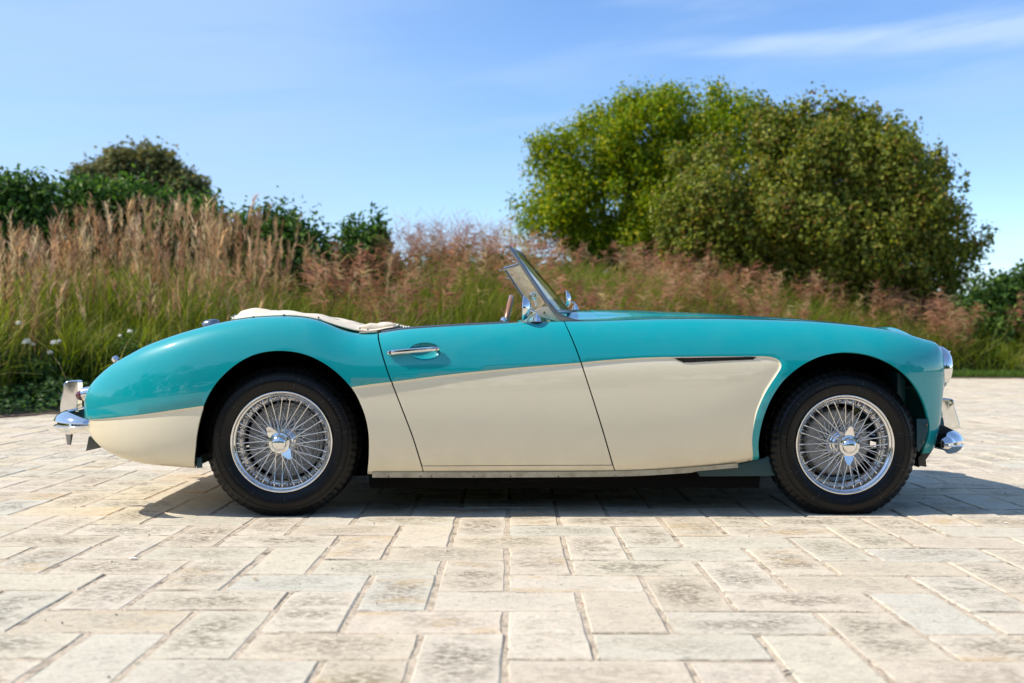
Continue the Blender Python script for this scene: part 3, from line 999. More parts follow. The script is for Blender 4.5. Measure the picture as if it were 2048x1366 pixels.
def pchip(X, Y):
    X = np.asarray(X, float); Y = np.asarray(Y, float)
    h = np.diff(X); dl = np.diff(Y) / h
    m = np.zeros_like(Y)
    for i in range(1, len(X) - 1):
        if dl[i - 1] * dl[i] > 0:
            w1 = 2 * h[i] + h[i - 1]; w2 = h[i] + 2 * h[i - 1]
            m[i] = (w1 + w2) / (w1 / dl[i - 1] + w2 / dl[i])
    m[0], m[-1] = dl[0], dl[-1]
    def f(x):
        x = np.clip(x, X[0], X[-1])
        i = np.clip(np.searchsorted(X, x) - 1, 0, len(h) - 1)
        t = (x - X[i]) / h[i]
        return ((2 * t**3 - 3 * t**2 + 1) * Y[i] + (t**3 - 2 * t**2 + t) * h[i] * m[i]
                + (-2 * t**3 + 3 * t**2) * Y[i + 1] + (t**3 - t**2) * h[i] * m[i + 1])
    return f

def smooth_fn(X, Y, sigma=0.04):
    f = pchip(X, Y)
    xs_ = np.arange(-1.2, 3.2, 0.004)
    ys_ = f(xs_)
    k = np.arange(-int(4 * sigma / 0.004), int(4 * sigma / 0.004) + 1) * 0.004
    w = np.exp(-k**2 / (2 * sigma**2)); w /= w.sum()
    yp = np.pad(ys_, len(k) // 2, mode='reflect', reflect_type='odd')
    yf = np.convolve(yp, w, 'valid')
    return lambda x: np.interp(x, xs_, yf)

XT = un(167, 821, -0.50)[0]
XN = un(1888, 745, -0.55)[0]
HUBF = 2.337
def X_(px, y=-0.77):
    return un(px, 800, y)[0]

zw_pts = [(167, 821), (260, 810), (400, 792), (560, 776), (760, 768), (1100, 757), (1500, 750), (1700, 747), (1888, 745)]
P_ = [un(a, b, -0.72) for a, b in zw_pts]
P_[0][0] = XT; P_[-1][0] = XN
ZW = smooth_fn([p[0] for p in P_], [p[2] for p in P_], 0.08)

def gy_tail(x):
    d = np.clip(x - XT, 0, 0.55) / 0.55
    return np.sqrt(np.clip(1 - (1 - d)**2, 0, 1))
def gy_nose(x):
    d = np.clip(XN - x, 0, 0.42) / 0.42
    return np.clip(1 - (1 - d)**2.2, 0, 1) ** (1 / 2.2)
YEND_T, YEND_N = 0.47, 0.53
YM = smooth_fn([-1.0, XT, XT + 0.5, 0.0, 0.5, 1.0, 1.7, HUBF, HUBF + 0.35, 3.0], [0.735, 0.735, 0.755, 0.768, 0.762, 0.760, 0.765, 0.765, 0.750, 0.745], 0.08)
YCR = smooth_fn([-1.0, XT, XT + 0.5, 0.0, 0.35, 0.62, 1.2, 1.6, HUBF, HUBF + 0.35, 3.0], [0.60, 0.60, 0.61, 0.615, 0.625, 0.645, 0.645, 0.62, 0.60, 0.60, 0.60], 0.08)
MIDX = 0.9
def ymax(x):
    e = np.where(x < MIDX, YEND_T, YEND_N); g = np.where(x < MIDX, gy_tail(x), gy_nose(x))
    return e + (YM(x) - e) * g
def ycr(x):
    e = np.where(x < MIDX, YEND_T, YEND_N); g = np.where(x < MIDX, gy_tail(x), gy_nose(x))
    return e + (YCR(x) - e) * g
def YB_raw(x):
    return YM(x) - 0.095
def ybt(x):
    e = np.where(x < MIDX, YEND_T, YEND_N); g = np.where(x < MIDX, gy_tail(x), gy_nose(x))
    return e + (YB_raw(x) - e) * g

LT, LN = 0.33, 0.085
def gz_tail(x):
    d = np.clip(x - XT, 0, LT) / LT
    return np.sqrt(np.clip(1 - (1 - d)**2, 0, 1))
def gz_nose_top(x):
    d = np.clip(XN - x, 0, LN) / LN
    return np.clip(1 - (1 - d)**2.3, 0, 1) ** (1 / 2.3)
_kn = 1 / 480.0
_gb = pchip(np.sqrt(np.array([0, 3, 9, 15, 16.5, 18, 20, 23.5, 27, 33, 41, 50, 400]) * _kn), np.array([0, .097, .19, .25, .33, .45, .58, .68, .79, .90, .97, 1.0, 1.0]))
_gx = np.linspace(0, 0.16, 400); _gv = _gb(np.sqrt(_gx))
def gz_nose_bot(x):
    return np.interp(np.clip(XN - x, 0, 0.16), _gx, _gv)
def g_top(x):
    return np.where(x < MIDX, gz_tail(x), gz_nose_top(x))
def g_bot(x):
    return np.where(x < MIDX, gz_tail(x), gz_nose_bot(x))

top_px = [(188, 761.5), (206, 744), (226.4, 727.9), (255.7, 711.8), (285, 695.7), (328.9, 678), (372.8, 663.5), (402, 655.5), (439, 646), (475, 639.5), (513, 634.8), (564, 632.4),
          (595, 633.4), (626, 637.3), (646, 643), (667, 652.0), (687, 660), (708, 665.5), (728, 667.5), (753, 666.5), (802, 659), (905, 652.0), (993, 647.4), (1040, 645), (1085, 643.5), (1130, 643),
          (1183, 642.5), (1260, 640), (1311, 638.3), (1423, 637.5), (1523, 639.4), (1608, 642.3), (1682, 648), (1757, 657), (1812, 668), (1849, 679.4), (1872, 688)]
Pt = np.array([un(a, b, -float(ycr(un(a, b, -.6)[0]))) for a, b in top_px])
ZT_ = (Pt[:, 2] - ZW(Pt[:, 0])) / g_top(Pt[:, 0])
ZTf = smooth_fn(np.concatenate([[XT - .3], Pt[:, 0], [3.0]]), np.concatenate([[ZT_[0]], ZT_, [ZT_[-1]]]), 0.022)
bot_px = [(189.8, 884.5), (208.8, 899), (238, 913.8), (270, 922.6), (314, 930), (358, 933.4), (392, 936), (560, 944), (735, 948), (848, 949), (1231, 947), (1350, 940), (1475, 927), (1515, 918), (1650, 909),
          (1841, 908)]
Pb = np.array([un(a, b, -float(ybt(un(a, b, -.65)[0]))) for a, b in bot_px])
ZB_ = (ZW(Pb[:, 0]) - Pb[:, 2]) / g_bot(Pb[:, 0])
ZBf = smooth_fn(np.concatenate([[XT - .3], Pb[:, 0], [3.0]]), np.concatenate([[ZB_[0]], ZB_, [ZB_[-1]]]), 0.04)
def ztop(x):
    return ZW(x) + ZTf(x) * g_top(x)
def zbot(x):
    return ZW(x) - ZBf(x) * g_bot(x)

NL = 2.4
NUF = smooth_fn([-1.0, XT, XT + .4, -.1, .15, .55, 1.0, 1.7, 2.3, 3.0], [2.2, 2.2, 2.5, 2.9, 2.8, 2.15, 2.0, 2.05, 2.2, 2.2], 0.08)
PI2 = math.pi / 2
LWT, LWN = 0.5, 0.16
def x2u(x):
    x = np.asarray(x, float)
    dt = np.clip((x - XT) / LWT, 0, 1); dn = np.clip((XN - x) / LWN, 0, 1)
    qt = np.arccos(1 - dt) / PI2; qn = np.arccos(1 - dn) / PI2
    return np.where(x < XT + LWT, XT + LWT - PI2 * LWT * (1 - qt), np.where(x > XN - LWN, XN - LWN + PI2 * LWN * (1 - qn), x))
def u2x(u):
    u = np.asarray(u, float)
    qt = np.clip(1 - (XT + LWT - u) / (PI2 * LWT), 0, 1); qn = np.clip(1 - (u - XN + LWN) / (PI2 * LWN), 0, 1)
    return np.where(u < XT + LWT, XT + LWT * (1 - np.cos(qt * PI2)), np.where(u > XN - LWN, XN - LWN * (1 - np.cos(qn * PI2)), u))
U0, U1 = XT + LWT - PI2 * LWT, XN - LWN + PI2 * LWN

def poly_dist(P, Q):
    """distance of points P (n,2) to open polyline Q"""
    best = np.full(len(P), 1e9)
    for a, b in zip(Q[:-1], Q[1:]):
        ab = b - a; L2 = max(ab @ ab, 1e-12)
        t = np.clip(((P - a) @ ab) / L2, 0, 1)
        best = np.minimum(best, np.hypot(*(P - a - t[:, None] * ab).T))
    return best
def inside(P, Q):
    x, y = P[:, 0], P[:, 1]
    c = np.zeros(len(P), bool)
    n = len(Q)
    for i in range(n):
        x1, y1 = Q[i]; x2, y2 = Q[(i + 1) % n]
        if y1 == y2: continue
        k = ((y1 > y) != (y2 > y)) & (x < (x2 - x1) * (y - y1) / (y2 - y1) + x1)
        c ^= k
    return c

def side_pt(px, py):
    """photograph point -> (x, z) on the near flank of the body"""
    y = 0.76
    for _ in range(7):
        p = un(px, py, -y)
        x = min(max(p[0], XT + .002), XN - .002)
        z = p[2]
        zw, zt, zb = ZW(x), ztop(x), zbot(x)
        if z >= zw:
            q = min(max((z - zw) / max(zt - zw, 1e-4), 0), 1)
            NU = float(NUF(x)); y = ycr(x) + (ymax(x) - ycr(x)) * (1 - q**NU) ** (1 / NU)
        else:
            q = min(max((zw - z) / max(zw - zb, 1e-4), 0), 1)
            y = ybt(x) + (ymax(x) - ybt(x)) * (1 - q**NL) ** (1 / NL)
        y = float(y)
    return np.array([x, z])
def sp(L):
    return np.array([side_pt(a, b) for a, b in L])
def densify(P, step=0.02):
    out = []
    for a, b in zip(P[:-1], P[1:]):
        n = max(1, int(np.hypot(*(b - a)) / step))
        for i in range(n): out.append(a + (b - a) * i / n)
    out.append(P[-1])
    return np.array(out)
def spline2(P, k=12):
    """smooth curve through points (Catmull-Rom, centripetal-ish)"""
    P = np.asarray(P, float)
    Q = np.vstack([2 * P[0] - P[1], P, 2 * P[-1] - P[-2]])
    out = []
    for i in range(1, len(Q) - 2):
        p0, p1, p2, p3 = Q[i - 1:i + 3]
        for t in np.arange(k) / k:
            out.append(0.5 * ((2 * p1) + (p2 - p0) * t + (2 * p0 - 5 * p1 + 4 * p2 - p3) * t**2 + (3 * p1 - p0 - 3 * p2 + p3) * t**3))
    out.append(P[-1])
    return np.array(out)

# lines read off the flank
SPLIT_R = spline2(sp([(172, 839.5), (226, 835.5), (285, 829), (343.5, 820.7), (403.6, 812)]), 6)
SPLIT_M = spline2(sp([(690, 776), (740, 768.8), (785, 763.5), (905, 748.4), (1022, 736.7), (1110, 729.4), (1163, 725.2), (1200, 721.4), (1274, 716), (1344, 714), (1430, 713), (1511, 712.5)]), 6)
SPLIT_F = spline2(sp([(1511, 712.5), (1532, 713), (1547, 715.5), (1557, 720.5), (1562.5, 729), (1561, 738), (1553, 751), (1541, 769), (1532, 784), (1522.8, 802.6), (1515, 822), (1509.8, 842), (1506, 862), (1504.2, 885), (1504, 921)]), 6)
CREAM_R = np.vstack([SPLIT_R, [[SPLIT_R[-1][0] + .2, SPLIT_R[-1][1]], [SPLIT_R[-1][0] + .2, -.3], [XT - .3, -.3], [XT - .3, SPLIT_R[0][1] - 0.003]]])
CREAM_M = np.vstack([[[SPLIT_M[0][0] - .1, SPLIT_M[0][1] - .012]], SPLIT_M, SPLIT_F[1:], [[SPLIT_F[-1][0], -.3], [SPLIT_M[0][0] - .1, -.3]]])
LINE_M = np.vstack([SPLIT_M, SPLIT_F[1:]])
DOOR_R = spline2(sp([(757, 664), (760, 691), (770, 727), (782, 761.6), (802.5, 814), (826, 876), (843.5, 932), (848.5, 949)]), 6)
DOOR_F = spline2(sp([(1128.5, 643.5), (1139, 665), (1151, 694), (1162.8, 726.5), (1180, 779), (1203.8, 855), (1225.5, 930), (1231.5, 947.5)]), 6)
ARCH_R = spline2(sp([(391.5, 937), (389.7, 902.5), (392.5, 872), (399.5, 836), (411, 801), (429.5, 769), (452.3, 744), (478.5, 723.5), (508, 709), (540, 702), (574.7, 701.7), (608, 707.8), (639.5, 721), (668, 740),
                     (691.0, 761.5), (709.5, 784.5), (722.8, 811), (732.5, 838.6), (737.6, 868), (738.6, 897), (737.5, 924.8), (736, 949)]), 6)
ARCH_F = spline2(sp([(1516.5, 919), (1516.5, 892), (1520.5, 860), (1530, 826), (1545.5, 792), (1568, 760), (1601, 732.2), (1638, 713.4), (1676, 705), (1712, 705.2), (1746.5, 712.4), (1779, 726.3), (1808.5, 747), (1832, 774),
                     (1849, 807), (1857.5, 838), (1859.5, 858), (1857, 876), (1850.5, 893), (1842, 908.5)]), 6)
VENT = sp([(1346.5, 715.6), (1400, 714.8), (1460, 714.0), (1513.5, 713.6), (1511.5, 717.2), (1507, 719), (1460, 721.0), (1410, 723.8), (1380, 725.6), (1368, 725.2), (1357, 720.5)])
HANDLE_C = side_pt(850.5, 703)

def offset(x, z, teal_up=True):
    """outward offset: shallow step under the colour line, dish behind the door handle"""
    P = np.column_stack([np.atleast_1d(x), np.atleast_1d(z)])
    out = np.zeros(len(P))
    for poly, line in ((CREAM_R, SPLIT_R), (CREAM_M, LINE_M)):
        k = inside(P, poly)
        if k.any():
            d = poly_dist(P[k], line)
            out[k] -= 0.0050 * ss(d / 0.006) * np.exp(-np.maximum(d - .006, 0) / 0.10)
    e = np.hypot((P[:, 0] - HANDLE_C[0]) / 0.066, (P[:, 1] - HANDLE_C[1]) / 0.036)
    out -= 0.020 * np.clip(1 - e**3.2, 0, 1) ** 1.1
    return out.reshape(np.shape(x))

def surf(u, ph, off=0.0, dents=True):
    """body skin, near flank (y negative)"""
    u = np.asarray(u, float); ph = np.asarray(ph, float)
    x = u2x(u)
    up = ph >= 0
    p = np.where(up, 2 / NUF(x), 2 / NL)
    s = np.abs(np.sin(ph)) ** p; c = np.clip(np.cos(ph), 0, 1) ** p
    yin = np.where(up, ycr(x), ybt(x))
    y = yin + (ymax(x) - yin) * c
    z = np.where(up, ZW(x) + (ztop(x) - ZW(x)) * s, ZW(x) - (ZW(x) - zbot(x)) * s)
    if dents:
        y = y + offset(x, z)
    return np.stack([x, -y, z], -1)

def surf_n(u, ph):
    e = 0.0025
    uu = np.clip(u, U0 + 2 * e, U1 - 2 * e); pp = np.clip(ph, -PI2 + 2 * e, PI2 - 2 * e)
    a = surf(uu + e, pp) - surf(uu - e, pp)
    b = surf(uu, pp + e * 2) - surf(uu, pp - e * 2)
    n = np.cross(a, b)
    return n / np.maximum(np.linalg.norm(n, axis=-1, keepdims=True), 1e-12)

def z2ph(x, z):
    zw, zt, zb = ZW(x), ztop(x), zbot(x)
    up = np.arcsin(np.clip((z - zw) / np.maximum(zt - zw, 1e-5), 0, 1) ** (NUF(x) / 2))
    lo = -np.arcsin(np.clip((zw - z) / np.maximum(zw - zb, 1e-5), 0, 1) ** (NL / 2))
    return np.where(z >= zw, up, lo)
VS = 0.24                                              # domain scale of the section angle
def dom(P):
    P = np.asarray(P, float)
    return np.column_stack([x2u(P[:, 0]), z2ph(P[:, 0], P[:, 1]) * VS])

# ---- materials of the car
def paint(name, base, flake=0.0):
    m = mat(name, base, 0.38, 0.0)
    b = m.node_tree.nodes['Principled BSDF']
    b.inputs['Coat Weight'].default_value = 1.0
    b.inputs['Coat Roughness'].default_value = 0.025
    b.inputs['Coat IOR'].default_value = 1.6
    b.inputs['Specular IOR Level'].default_value = 0.08
    nt = NT(m)
    tcn = nt.n('ShaderNodeTexCoord')
    o = tcn.outputs['Object']
    # road film: faint dust low down and on the surface, orange peel in the lacquer
    dust = nt.noise(o, 7.0, 6, 0.65)
    sz = nt.n('ShaderNodeSeparateXYZ'); nt.link(o, sz.inputs[0])
    lowm = nt.rng(sz.outputs[2], 0.36, 0.20, 0.0, 1.0)
    k = nt.math('MULTIPLY', nt.math('ADD', 0.03, nt.math('MULTIPLY', lowm, 0.12)), nt.rng(dust, 0.35, 0.7))
    nt.link(nt.mix(k, (*base, 1), (0.40, 0.34, 0.26, 1)), b.inputs['Base Color'])
    nt.link(nt.rng(nt.noise(o, 3.0, 4), 0.3, 0.7, 0.02, 0.05), b.inputs['Coat Roughness'])
    bp = nt.n('ShaderNodeBump'); bp.inputs['Strength'].default_value = 0.035; bp.inputs['Distance'].default_value = 0.004
    nt.link(nt.noise(o, 9.0, 3, 0.5), bp.inputs['Height'])
    nt.link(bp.outputs[0], b.inputs['Coat Normal'])
    return m
m_teal = paint('turquoise_paint', (0.0, 0.305, 0.335))
m_cream = paint('cream_paint', (0.80, 0.72, 0.53))
m_chrome = mat('chrome', (0.80, 0.80, 0.79), 0.06, 1.0)
nt = NT(m_chrome)
nt.link(nt.rng(nt.noise(nt.n('ShaderNodeTexCoord').outputs['Object'], 20.0, 4), 0.35, 0.75, 0.04, 0.12), nt.b.inputs['Roughness'])
m_spoke = mat('spoke_steel', (0.72, 0.71, 0.69), 0.16, 1.0)
m_alu = mat('satin_aluminium', (0.30, 0.31, 0.33), 0.28, 1.0)
m_drum = mat('brake_casting', (0.36, 0.36, 0.35), 0.55, 0.15)
nt = NT(m_drum)
nt.link(nt.ramp(nt.noise(nt.n('ShaderNodeTexCoord').outputs['Object'], 30.0, 5), [(0.3, (0.36, 0.36, 0.35)), (0.7, (0.58, 0.58, 0.56))]), nt.b.inputs['Base Color'])
m_drum2 = mat('pale_brake_casting', (0.58, 0.57, 0.54), 0.5, 0.0)
m_tyre = mat('tyre_rubber', (0.012, 0.012, 0.0125), 0.50, Specular_IOR_Level=0.28)
nt = NT(m_tyre)
o_ = nt.n('ShaderNodeTexCoord').outputs['Object']
nt.link(nt.ramp(nt.noise(o_, 9.0, 6, 0.7), [(0.35, (0.0035, 0.0035, 0.0036)), (0.66, (0.0042, 0.0042, 0.0044)), (0.95, (0.009, 0.009, 0.009))]), nt.b.inputs['Base Color'])
nt.link(nt.rng(nt.noise(o_, 6.0, 3), 0.3, 0.7, 0.24, 0.42), nt.b.inputs['Roughness'])
nt.bump(nt.noise(o_, 180.0, 3), 0.12, 0.002)
m_mark = mat('tyre_scuff', (0.16, 0.16, 0.155), 0.5)
m_black = mat('underseal_black', (0.006, 0.006, 0.006), 0.9, Specular_IOR_Level=0.05)
m_gloss_black = mat('black_enamel', (0.010, 0.010, 0.011), 0.3)
m_wellteal = mat('inner_wing_paint', (0.004, 0.045, 0.055), 0.45)
m_rubber = mat('seal_rubber', (0.015, 0.014, 0.013), 0.7)
m_cloth = mat('cream_hood_cloth', (0.66, 0.58, 0.45), 0.85)
nt = NT(m_cloth)
o_ = nt.n('ShaderNodeTexCoord').outputs['Object']
nt.link(nt.ramp(nt.noise(o_, 5.0, 5), [(0.3, (0.58, 0.50, 0.38)), (0.7, (0.70, 0.62, 0.49))]), nt.b.inputs['Base Color'])
nt.bump(nt.math('ADD', nt.noise(o_, 260.0, 2), nt.math('MULTIPLY', nt.noise(o_, 14.0, 4), 2.0)), 0.5, 0.003)
m_trim = mat('cream_leather', (0.68, 0.58, 0.44), 0.45)
m_glass = mat('screen_glass', (0.82, 0.92, 0.82), 0.0)
m_glass.node_tree.nodes['Principled BSDF'].inputs['Transmission Weight'].default_value = 1.0
m_glass.node_tree.nodes['Principled BSDF'].inputs['Specular Tint'].default_value = (.9, 1.0, .9, 1)
m_glass.node_tree.nodes['Principled BSDF'].inputs['IOR'].default_value = 1.35
m_lens = mat('lamp_glass', (0.95, 0.96, 0.97), 0.03)
m_lens.node_tree.nodes['Principled BSDF'].inputs['Transmission Weight'].default_value = 0.9
m_red = mat('red_lamp_lens', (0.16, 0.004, 0.008), 0.08)
m_red.node_tree.nodes['Principled BSDF'].inputs['Transmission Weight'].default_value = 0.4
m_red.node_tree.nodes['Principled BSDF'].inputs['Coat Weight'].default_value = 1.0
m_mesh = mat('vent_mesh', (0.03, 0.028, 0.026), 0.45, 0.6)
m_sillstrip = mat('dirty_sill_metal', (0.42, 0.37, 0.28), 0.6, 0.0)
nt = NT(m_sillstrip)
nt.link(nt.ramp(nt.noise(nt.n('ShaderNodeTexCoord').outputs['Object'], 22.0, 7, 0.7), [(0.30, (0.30, 0.25, 0.16)), (0.5, (0.44, 0.38, 0.26)), (0.7, (0.52, 0.46, 0.33))]), nt.b.inputs['Base Color'])
m_screw = mat('screw_head', (0.16, 0.13, 0.10), 0.5, 0.6)
m_wood = mat('wood_rim', (0.28, 0.12, 0.05), 0.25, 0.0, Coat_Weight=0.8)
m_plate = mat('number_plate_back', (0.10, 0.11, 0.10), 0.4, 0.3)

def panel(name, poly, cons, mats, mat_fn, parent, holes=(), mirror=False, flange=0.012, step=0.026, label=None):
    """trim the body skin by a closed outline in (u, v) domain; true normals of the skin; folded edges"""
    poly = np.asarray(poly)
    pts, edges = [], []
    def add_line(L, closed=False):
        b = len(pts)
        for p in L: pts.append(Vector((float(p[0]), float(p[1]))))
        n = len(L)
        for i in range(n - 1): edges.append((b + i, b + i + 1))
        if closed: edges.append((b + n - 1, b))
    add_line(densify(np.vstack([poly, poly[:1]]), 0.02)[:-1], True)
    for c_ in cons: add_line(densify(c_, 0.02))
    for h in holes: add_line(h, True)
    us = np.arange(poly[:, 0].min() - step, poly[:, 0].max() + step, step)
    vs = np.linspace(-PI2 * VS, PI2 * VS, 33)[1:-1]
    G = np.array([(a, b) for a in us for b in vs])
    G = G[inside(G, poly)]
    lines = [densify(np.vstack([poly, poly[:1]]), 0.02)] + [np.asarray(c_) for c_ in cons] + [np.vstack([h, h[:1]]) for h in holes]
    dmin = np.min([poly_dist(G, L) for L in lines], axis=0)
    G = G[dmin > 0.007]
    for g in G: pts.append(Vector((float(g[0]), float(g[1]))))
    V2, E2, F2, *_ = delaunay_2d_cdt(pts, edges, [], 0, 1e-6)
    V2 = np.array([tuple(v) for v in V2]); F2 = np.array([f for f in F2 if len(f) == 3])
    cen = V2[F2].mean(1)
    k = inside(cen, poly)
    for h in holes: k &= ~inside(cen, h)
    F2 = F2[k]
    used = np.unique(F2); rm = -np.ones(len(V2), int); rm[used] = np.arange(len(used))
    V2 = V2[used]; F2 = rm[F2]
    a, b, c = V2[F2[:, 0]], V2[F2[:, 1]], V2[F2[:, 2]]
    area = (b[:, 0] - a[:, 0]) * (c[:, 1] - a[:, 1]) - (b[:, 1] - a[:, 1]) * (c[:, 0] - a[:, 0])
    F2 = F2[np.abs(area) > 1e-10]; area = area[np.abs(area) > 1e-10]
    F2[area < 0] = F2[area < 0][:, ::-1]
    V3 = surf(V2[:, 0], V2[:, 1] / VS); N3 = surf_n(V2[:, 0], V2[:, 1] / VS)
    cen3 = V3[F2].mean(1)
    mi = mat_fn(cen3)
    # boundary -> folded edge
    ec = {}
    for fi, f in enumerate(F2):
        for i in range(3):
            e = (int(f[i]), int(f[(i + 1) % 3]))
            key = (min(e), max(e))
            if key in ec: ec[key] = None
            else: ec[key] = (e, fi)
    bV, bN, bF, bM = [], [], [], []
    base = len(V3)
    for v in ec.values():
        if v is None: continue
        (i, j), fi = v
        p, q = V3[i], V3[j]; n1, n2 = N3[i], N3[j]
        out = np.cross(q - p, n1); ln = np.linalg.norm(out)
        if ln < 1e-9: continue
        out /= ln
        r = 0.0015
        rows = [(p, q, (n1 + out * .3), (n2 + out * .3)), (p - n1 * r + out * r * .6, q - n2 * r + out * r * .6, out, out), (p - n1 * flange, q - n2 * flange, out, out)]
        s = base + len(bV)
        for pp_, qq_, na, nb in rows:
            bV += [pp_, qq_]; bN += [na, nb]
        for t in range(2):
            bF.append((s + 2 * t, s + 2 * t + 2, s + 2 * t + 3, s + 2 * t + 1)); bM.append(int(mi[fi]))
    V = np.vstack([V3, bV]); N = np.vstack([N3, unit(np.array(bN))])
    F = [tuple(f) for f in F2] + bF
    M = list(map(int, mi)) + bM
    if mirror:
        V = V * (1, -1, 1); N = N * (1, -1, 1); F = [f[::-1] for f in F]
    me = poly_mesh(name, V, F, smooth=True, mat_idx=M)
    me.normals_split_custom_set_from_vertices([tuple(n) for n in N])
    o = new_obj(name, me, parent, mats=mats)
    if label: o['label'] = label
    return o

def with_phi_ends(L, lo=True, hi=True):
    D = dom(L)
    if hi: D[0, 1] = PI2 * VS
    if lo: D[-1, 1] = -PI2 * VS
    return D
dR = with_phi_ends(DOOR_R); dF = with_phi_ends(DOOR_F)
aR = dom(ARCH_R); aR[0, 1] = aR[-1, 1] = -PI2 * VS
aF = dom(ARCH_F); aF[0, 1] = aF[-1, 1] = -PI2 * VS
HI, LO = PI2 * VS, -PI2 * VS
GAP = 0.0034
shR = dR - (GAP, 0)
rear_poly = np.vstack([[(U0, LO), (U0, HI)], shR, aR[::-1]])
sh = dF + (GAP, 0)
front_poly = np.vstack([sh[::-1], [(U1, HI), (U1, LO)], aF[::-1]])
front_poly = np.vstack([sh, aF, [(U1, LO), (U1, HI)]])
DB = dom(sp([(843.5, 932.0), (1226, 930.6)]))
dbl = densify(np.vstack([dom(densify(sp([(830, 932.3), (1240, 930.5)]), 0.03))]), 0.02)
def cut_at(line, dl, above):
    """part of a door line above/below the door-bottom line"""
    yb_ = np.interp(line[:, 0], dl[:, 0], dl[:, 1])
    k = line[:, 1] > yb_ if above else line[:, 1] < yb_
    P = line[k]
    i = np.argmax(~k) if above else np.argmax(k)
    a, b = line[i - 1], line[i]
    t = (a[1] - yb_[i - 1]) / ((a[1] - yb_[i - 1]) - (b[1] - yb_[i]))
    X = a + (b - a) * t
    return np.vstack([P, [X]]) if above else np.vstack([[X], P])
up_r = cut_at(dR + (GAP, 0), dbl + (0, GAP), True); up_f = cut_at(dF - (GAP, 0), dbl + (0, GAP), True)
mid_b = dbl[(dbl[:, 0] > up_r[-1, 0] + .01) & (dbl[:, 0] < up_f[-1, 0] - .01)] + (0, GAP)
door_poly = np.vstack([up_r, mid_b, up_f[::-1]])
lo_r = cut_at(dR + (GAP * .6, 0), dbl - (0, GAP), False); lo_f = cut_at(dF - (GAP * .6, 0), dbl - (0, GAP), False)
sill_poly = np.vstack([lo_r[::-1], (dbl - (0, GAP))[(dbl[:, 0] > lo_r[0, 0] + .01) & (dbl[:, 0] < lo_f[0, 0] - .01)], lo_f])
def shift_in(L, d):
    T = np.gradient(L, axis=0); T /= np.maximum(np.hypot(*T.T), 1e-9)[:, None]
    return L + np.column_stack([T[:, 1], -T[:, 0]]) * d
def cons_for(line, offs=(0, 0.003, 0.006, 0.012)):
    return [dom(shift_in(line, d)) for d in offs]
def clip_to(L, x0, x1):
    k = (L[:, 0] > x0) & (L[:, 0] < x1)
    return L[k]
def two_tone(c):
    P = c[:, [0, 2]]
    return (inside(P, CREAM_R) | inside(P, CREAM_M)).astype(int)
hc = []
for rr in (0.25, 0.5, 0.7, 0.85, 0.95, 1.0, 1.06):
    th = np.linspace(0, 2 * math.pi, 41)
    hc.append(dom(np.column_stack([HANDLE_C[0] + 0.066 * rr * np.cos(th), HANDLE_C[1] + 0.036 * rr * np.sin(th)])))
vent_d = dom(VENT)
for mir in (False, True):
    xr = DOOR_R[:, 0]
    side = None
    panel('rear_wing', rear_poly, cons_for(SPLIT_R) + [dom(shift_in(clip_to(SPLIT_M, -9, float(xr.max())), d)) for d in (0, .003, .006, .012)], [m_teal, m_cream], two_tone, car, mirror=mir,
          label='turquoise rear wing, cream below the body line')
    panel('front_wing', front_poly, [dom(shift_in(clip_to(LINE_M, float(DOOR_F[:, 0].min()), 9), d)) for d in (0, .003, .006, .012)], [m_teal, m_cream], two_tone, car, mirror=mir,
          holes=[vent_d], label='long turquoise front wing with a cream side panel and a slim vent')
    dr = panel('door', door_poly, [dom(shift_in(clip_to(SPLIT_M, float(xr.min()), float(DOOR_F[:, 0].max())), d)) for d in (0, .003, .006, .012)] + hc, [m_teal, m_cream], two_tone, car, mirror=mir,
               label='turquoise and cream door')
    if not mir: near_door = dr
    else: far_door = dr
    panel('sill_panel', sill_poly, [], [m_teal, m_cream], lambda c: np.ones(len(c), int), car, mirror=mir)

# ---- plain parametric sheets: top skins, dark gap backing
def sheet(name, fn, us_, ws_, m, parent, flip=False, close=None, thick=0.0):
    U, W = np.meshgrid(us_, ws_, indexing='ij')
    V = fn(U, W).reshape(-1, 3)
    e = 1e-3
    du = (fn(U + e, W) - fn(U - e, W)).reshape(-1, 3); dw = (fn(U, W + e) - fn(U, W - e)).reshape(-1, 3)
    N = unit(np.cross(du, dw))
    nu, nw = U.shape
    F = [(i * nw + j, (i + 1) * nw + j, (i + 1) * nw + j + 1, i * nw + j + 1) for i in range(nu - 1) for j in range(nw - 1)]
    if thick:
        base = len(V)
        ring = [i * nw for i in range(nu)] + [(nu - 1) * nw + j for j in range(1, nw)] + [i * nw + nw - 1 for i in range(nu - 2, -1, -1)] + [j for j in range(nw - 2, 0, -1)]
        dn = V[ring] - N[ring] * thick * (-1 if flip else 1)
        V = np.vstack([V, V[ring], dn])
        R_ = len(ring)
        F += [(base + i, base + R_ + i, base + R_ + (i + 1) % R_, base + (i + 1) % R_) for i in range(R_)]
        cR = V[ring].mean(0)
        nn = unit((V[ring] - cR) * (1, 1, .1)) * (-1 if flip else 1)
        N = np.vstack([N, nn, nn])
    if flip:
        F = [f[::-1] for f in F]; N = -N
    me = poly_mesh(name, V, F, smooth=True)
    me.normals_split_custom_set_from_vertices([tuple(n) for n in N])
    return new_obj(name, me, parent, mats=[m])

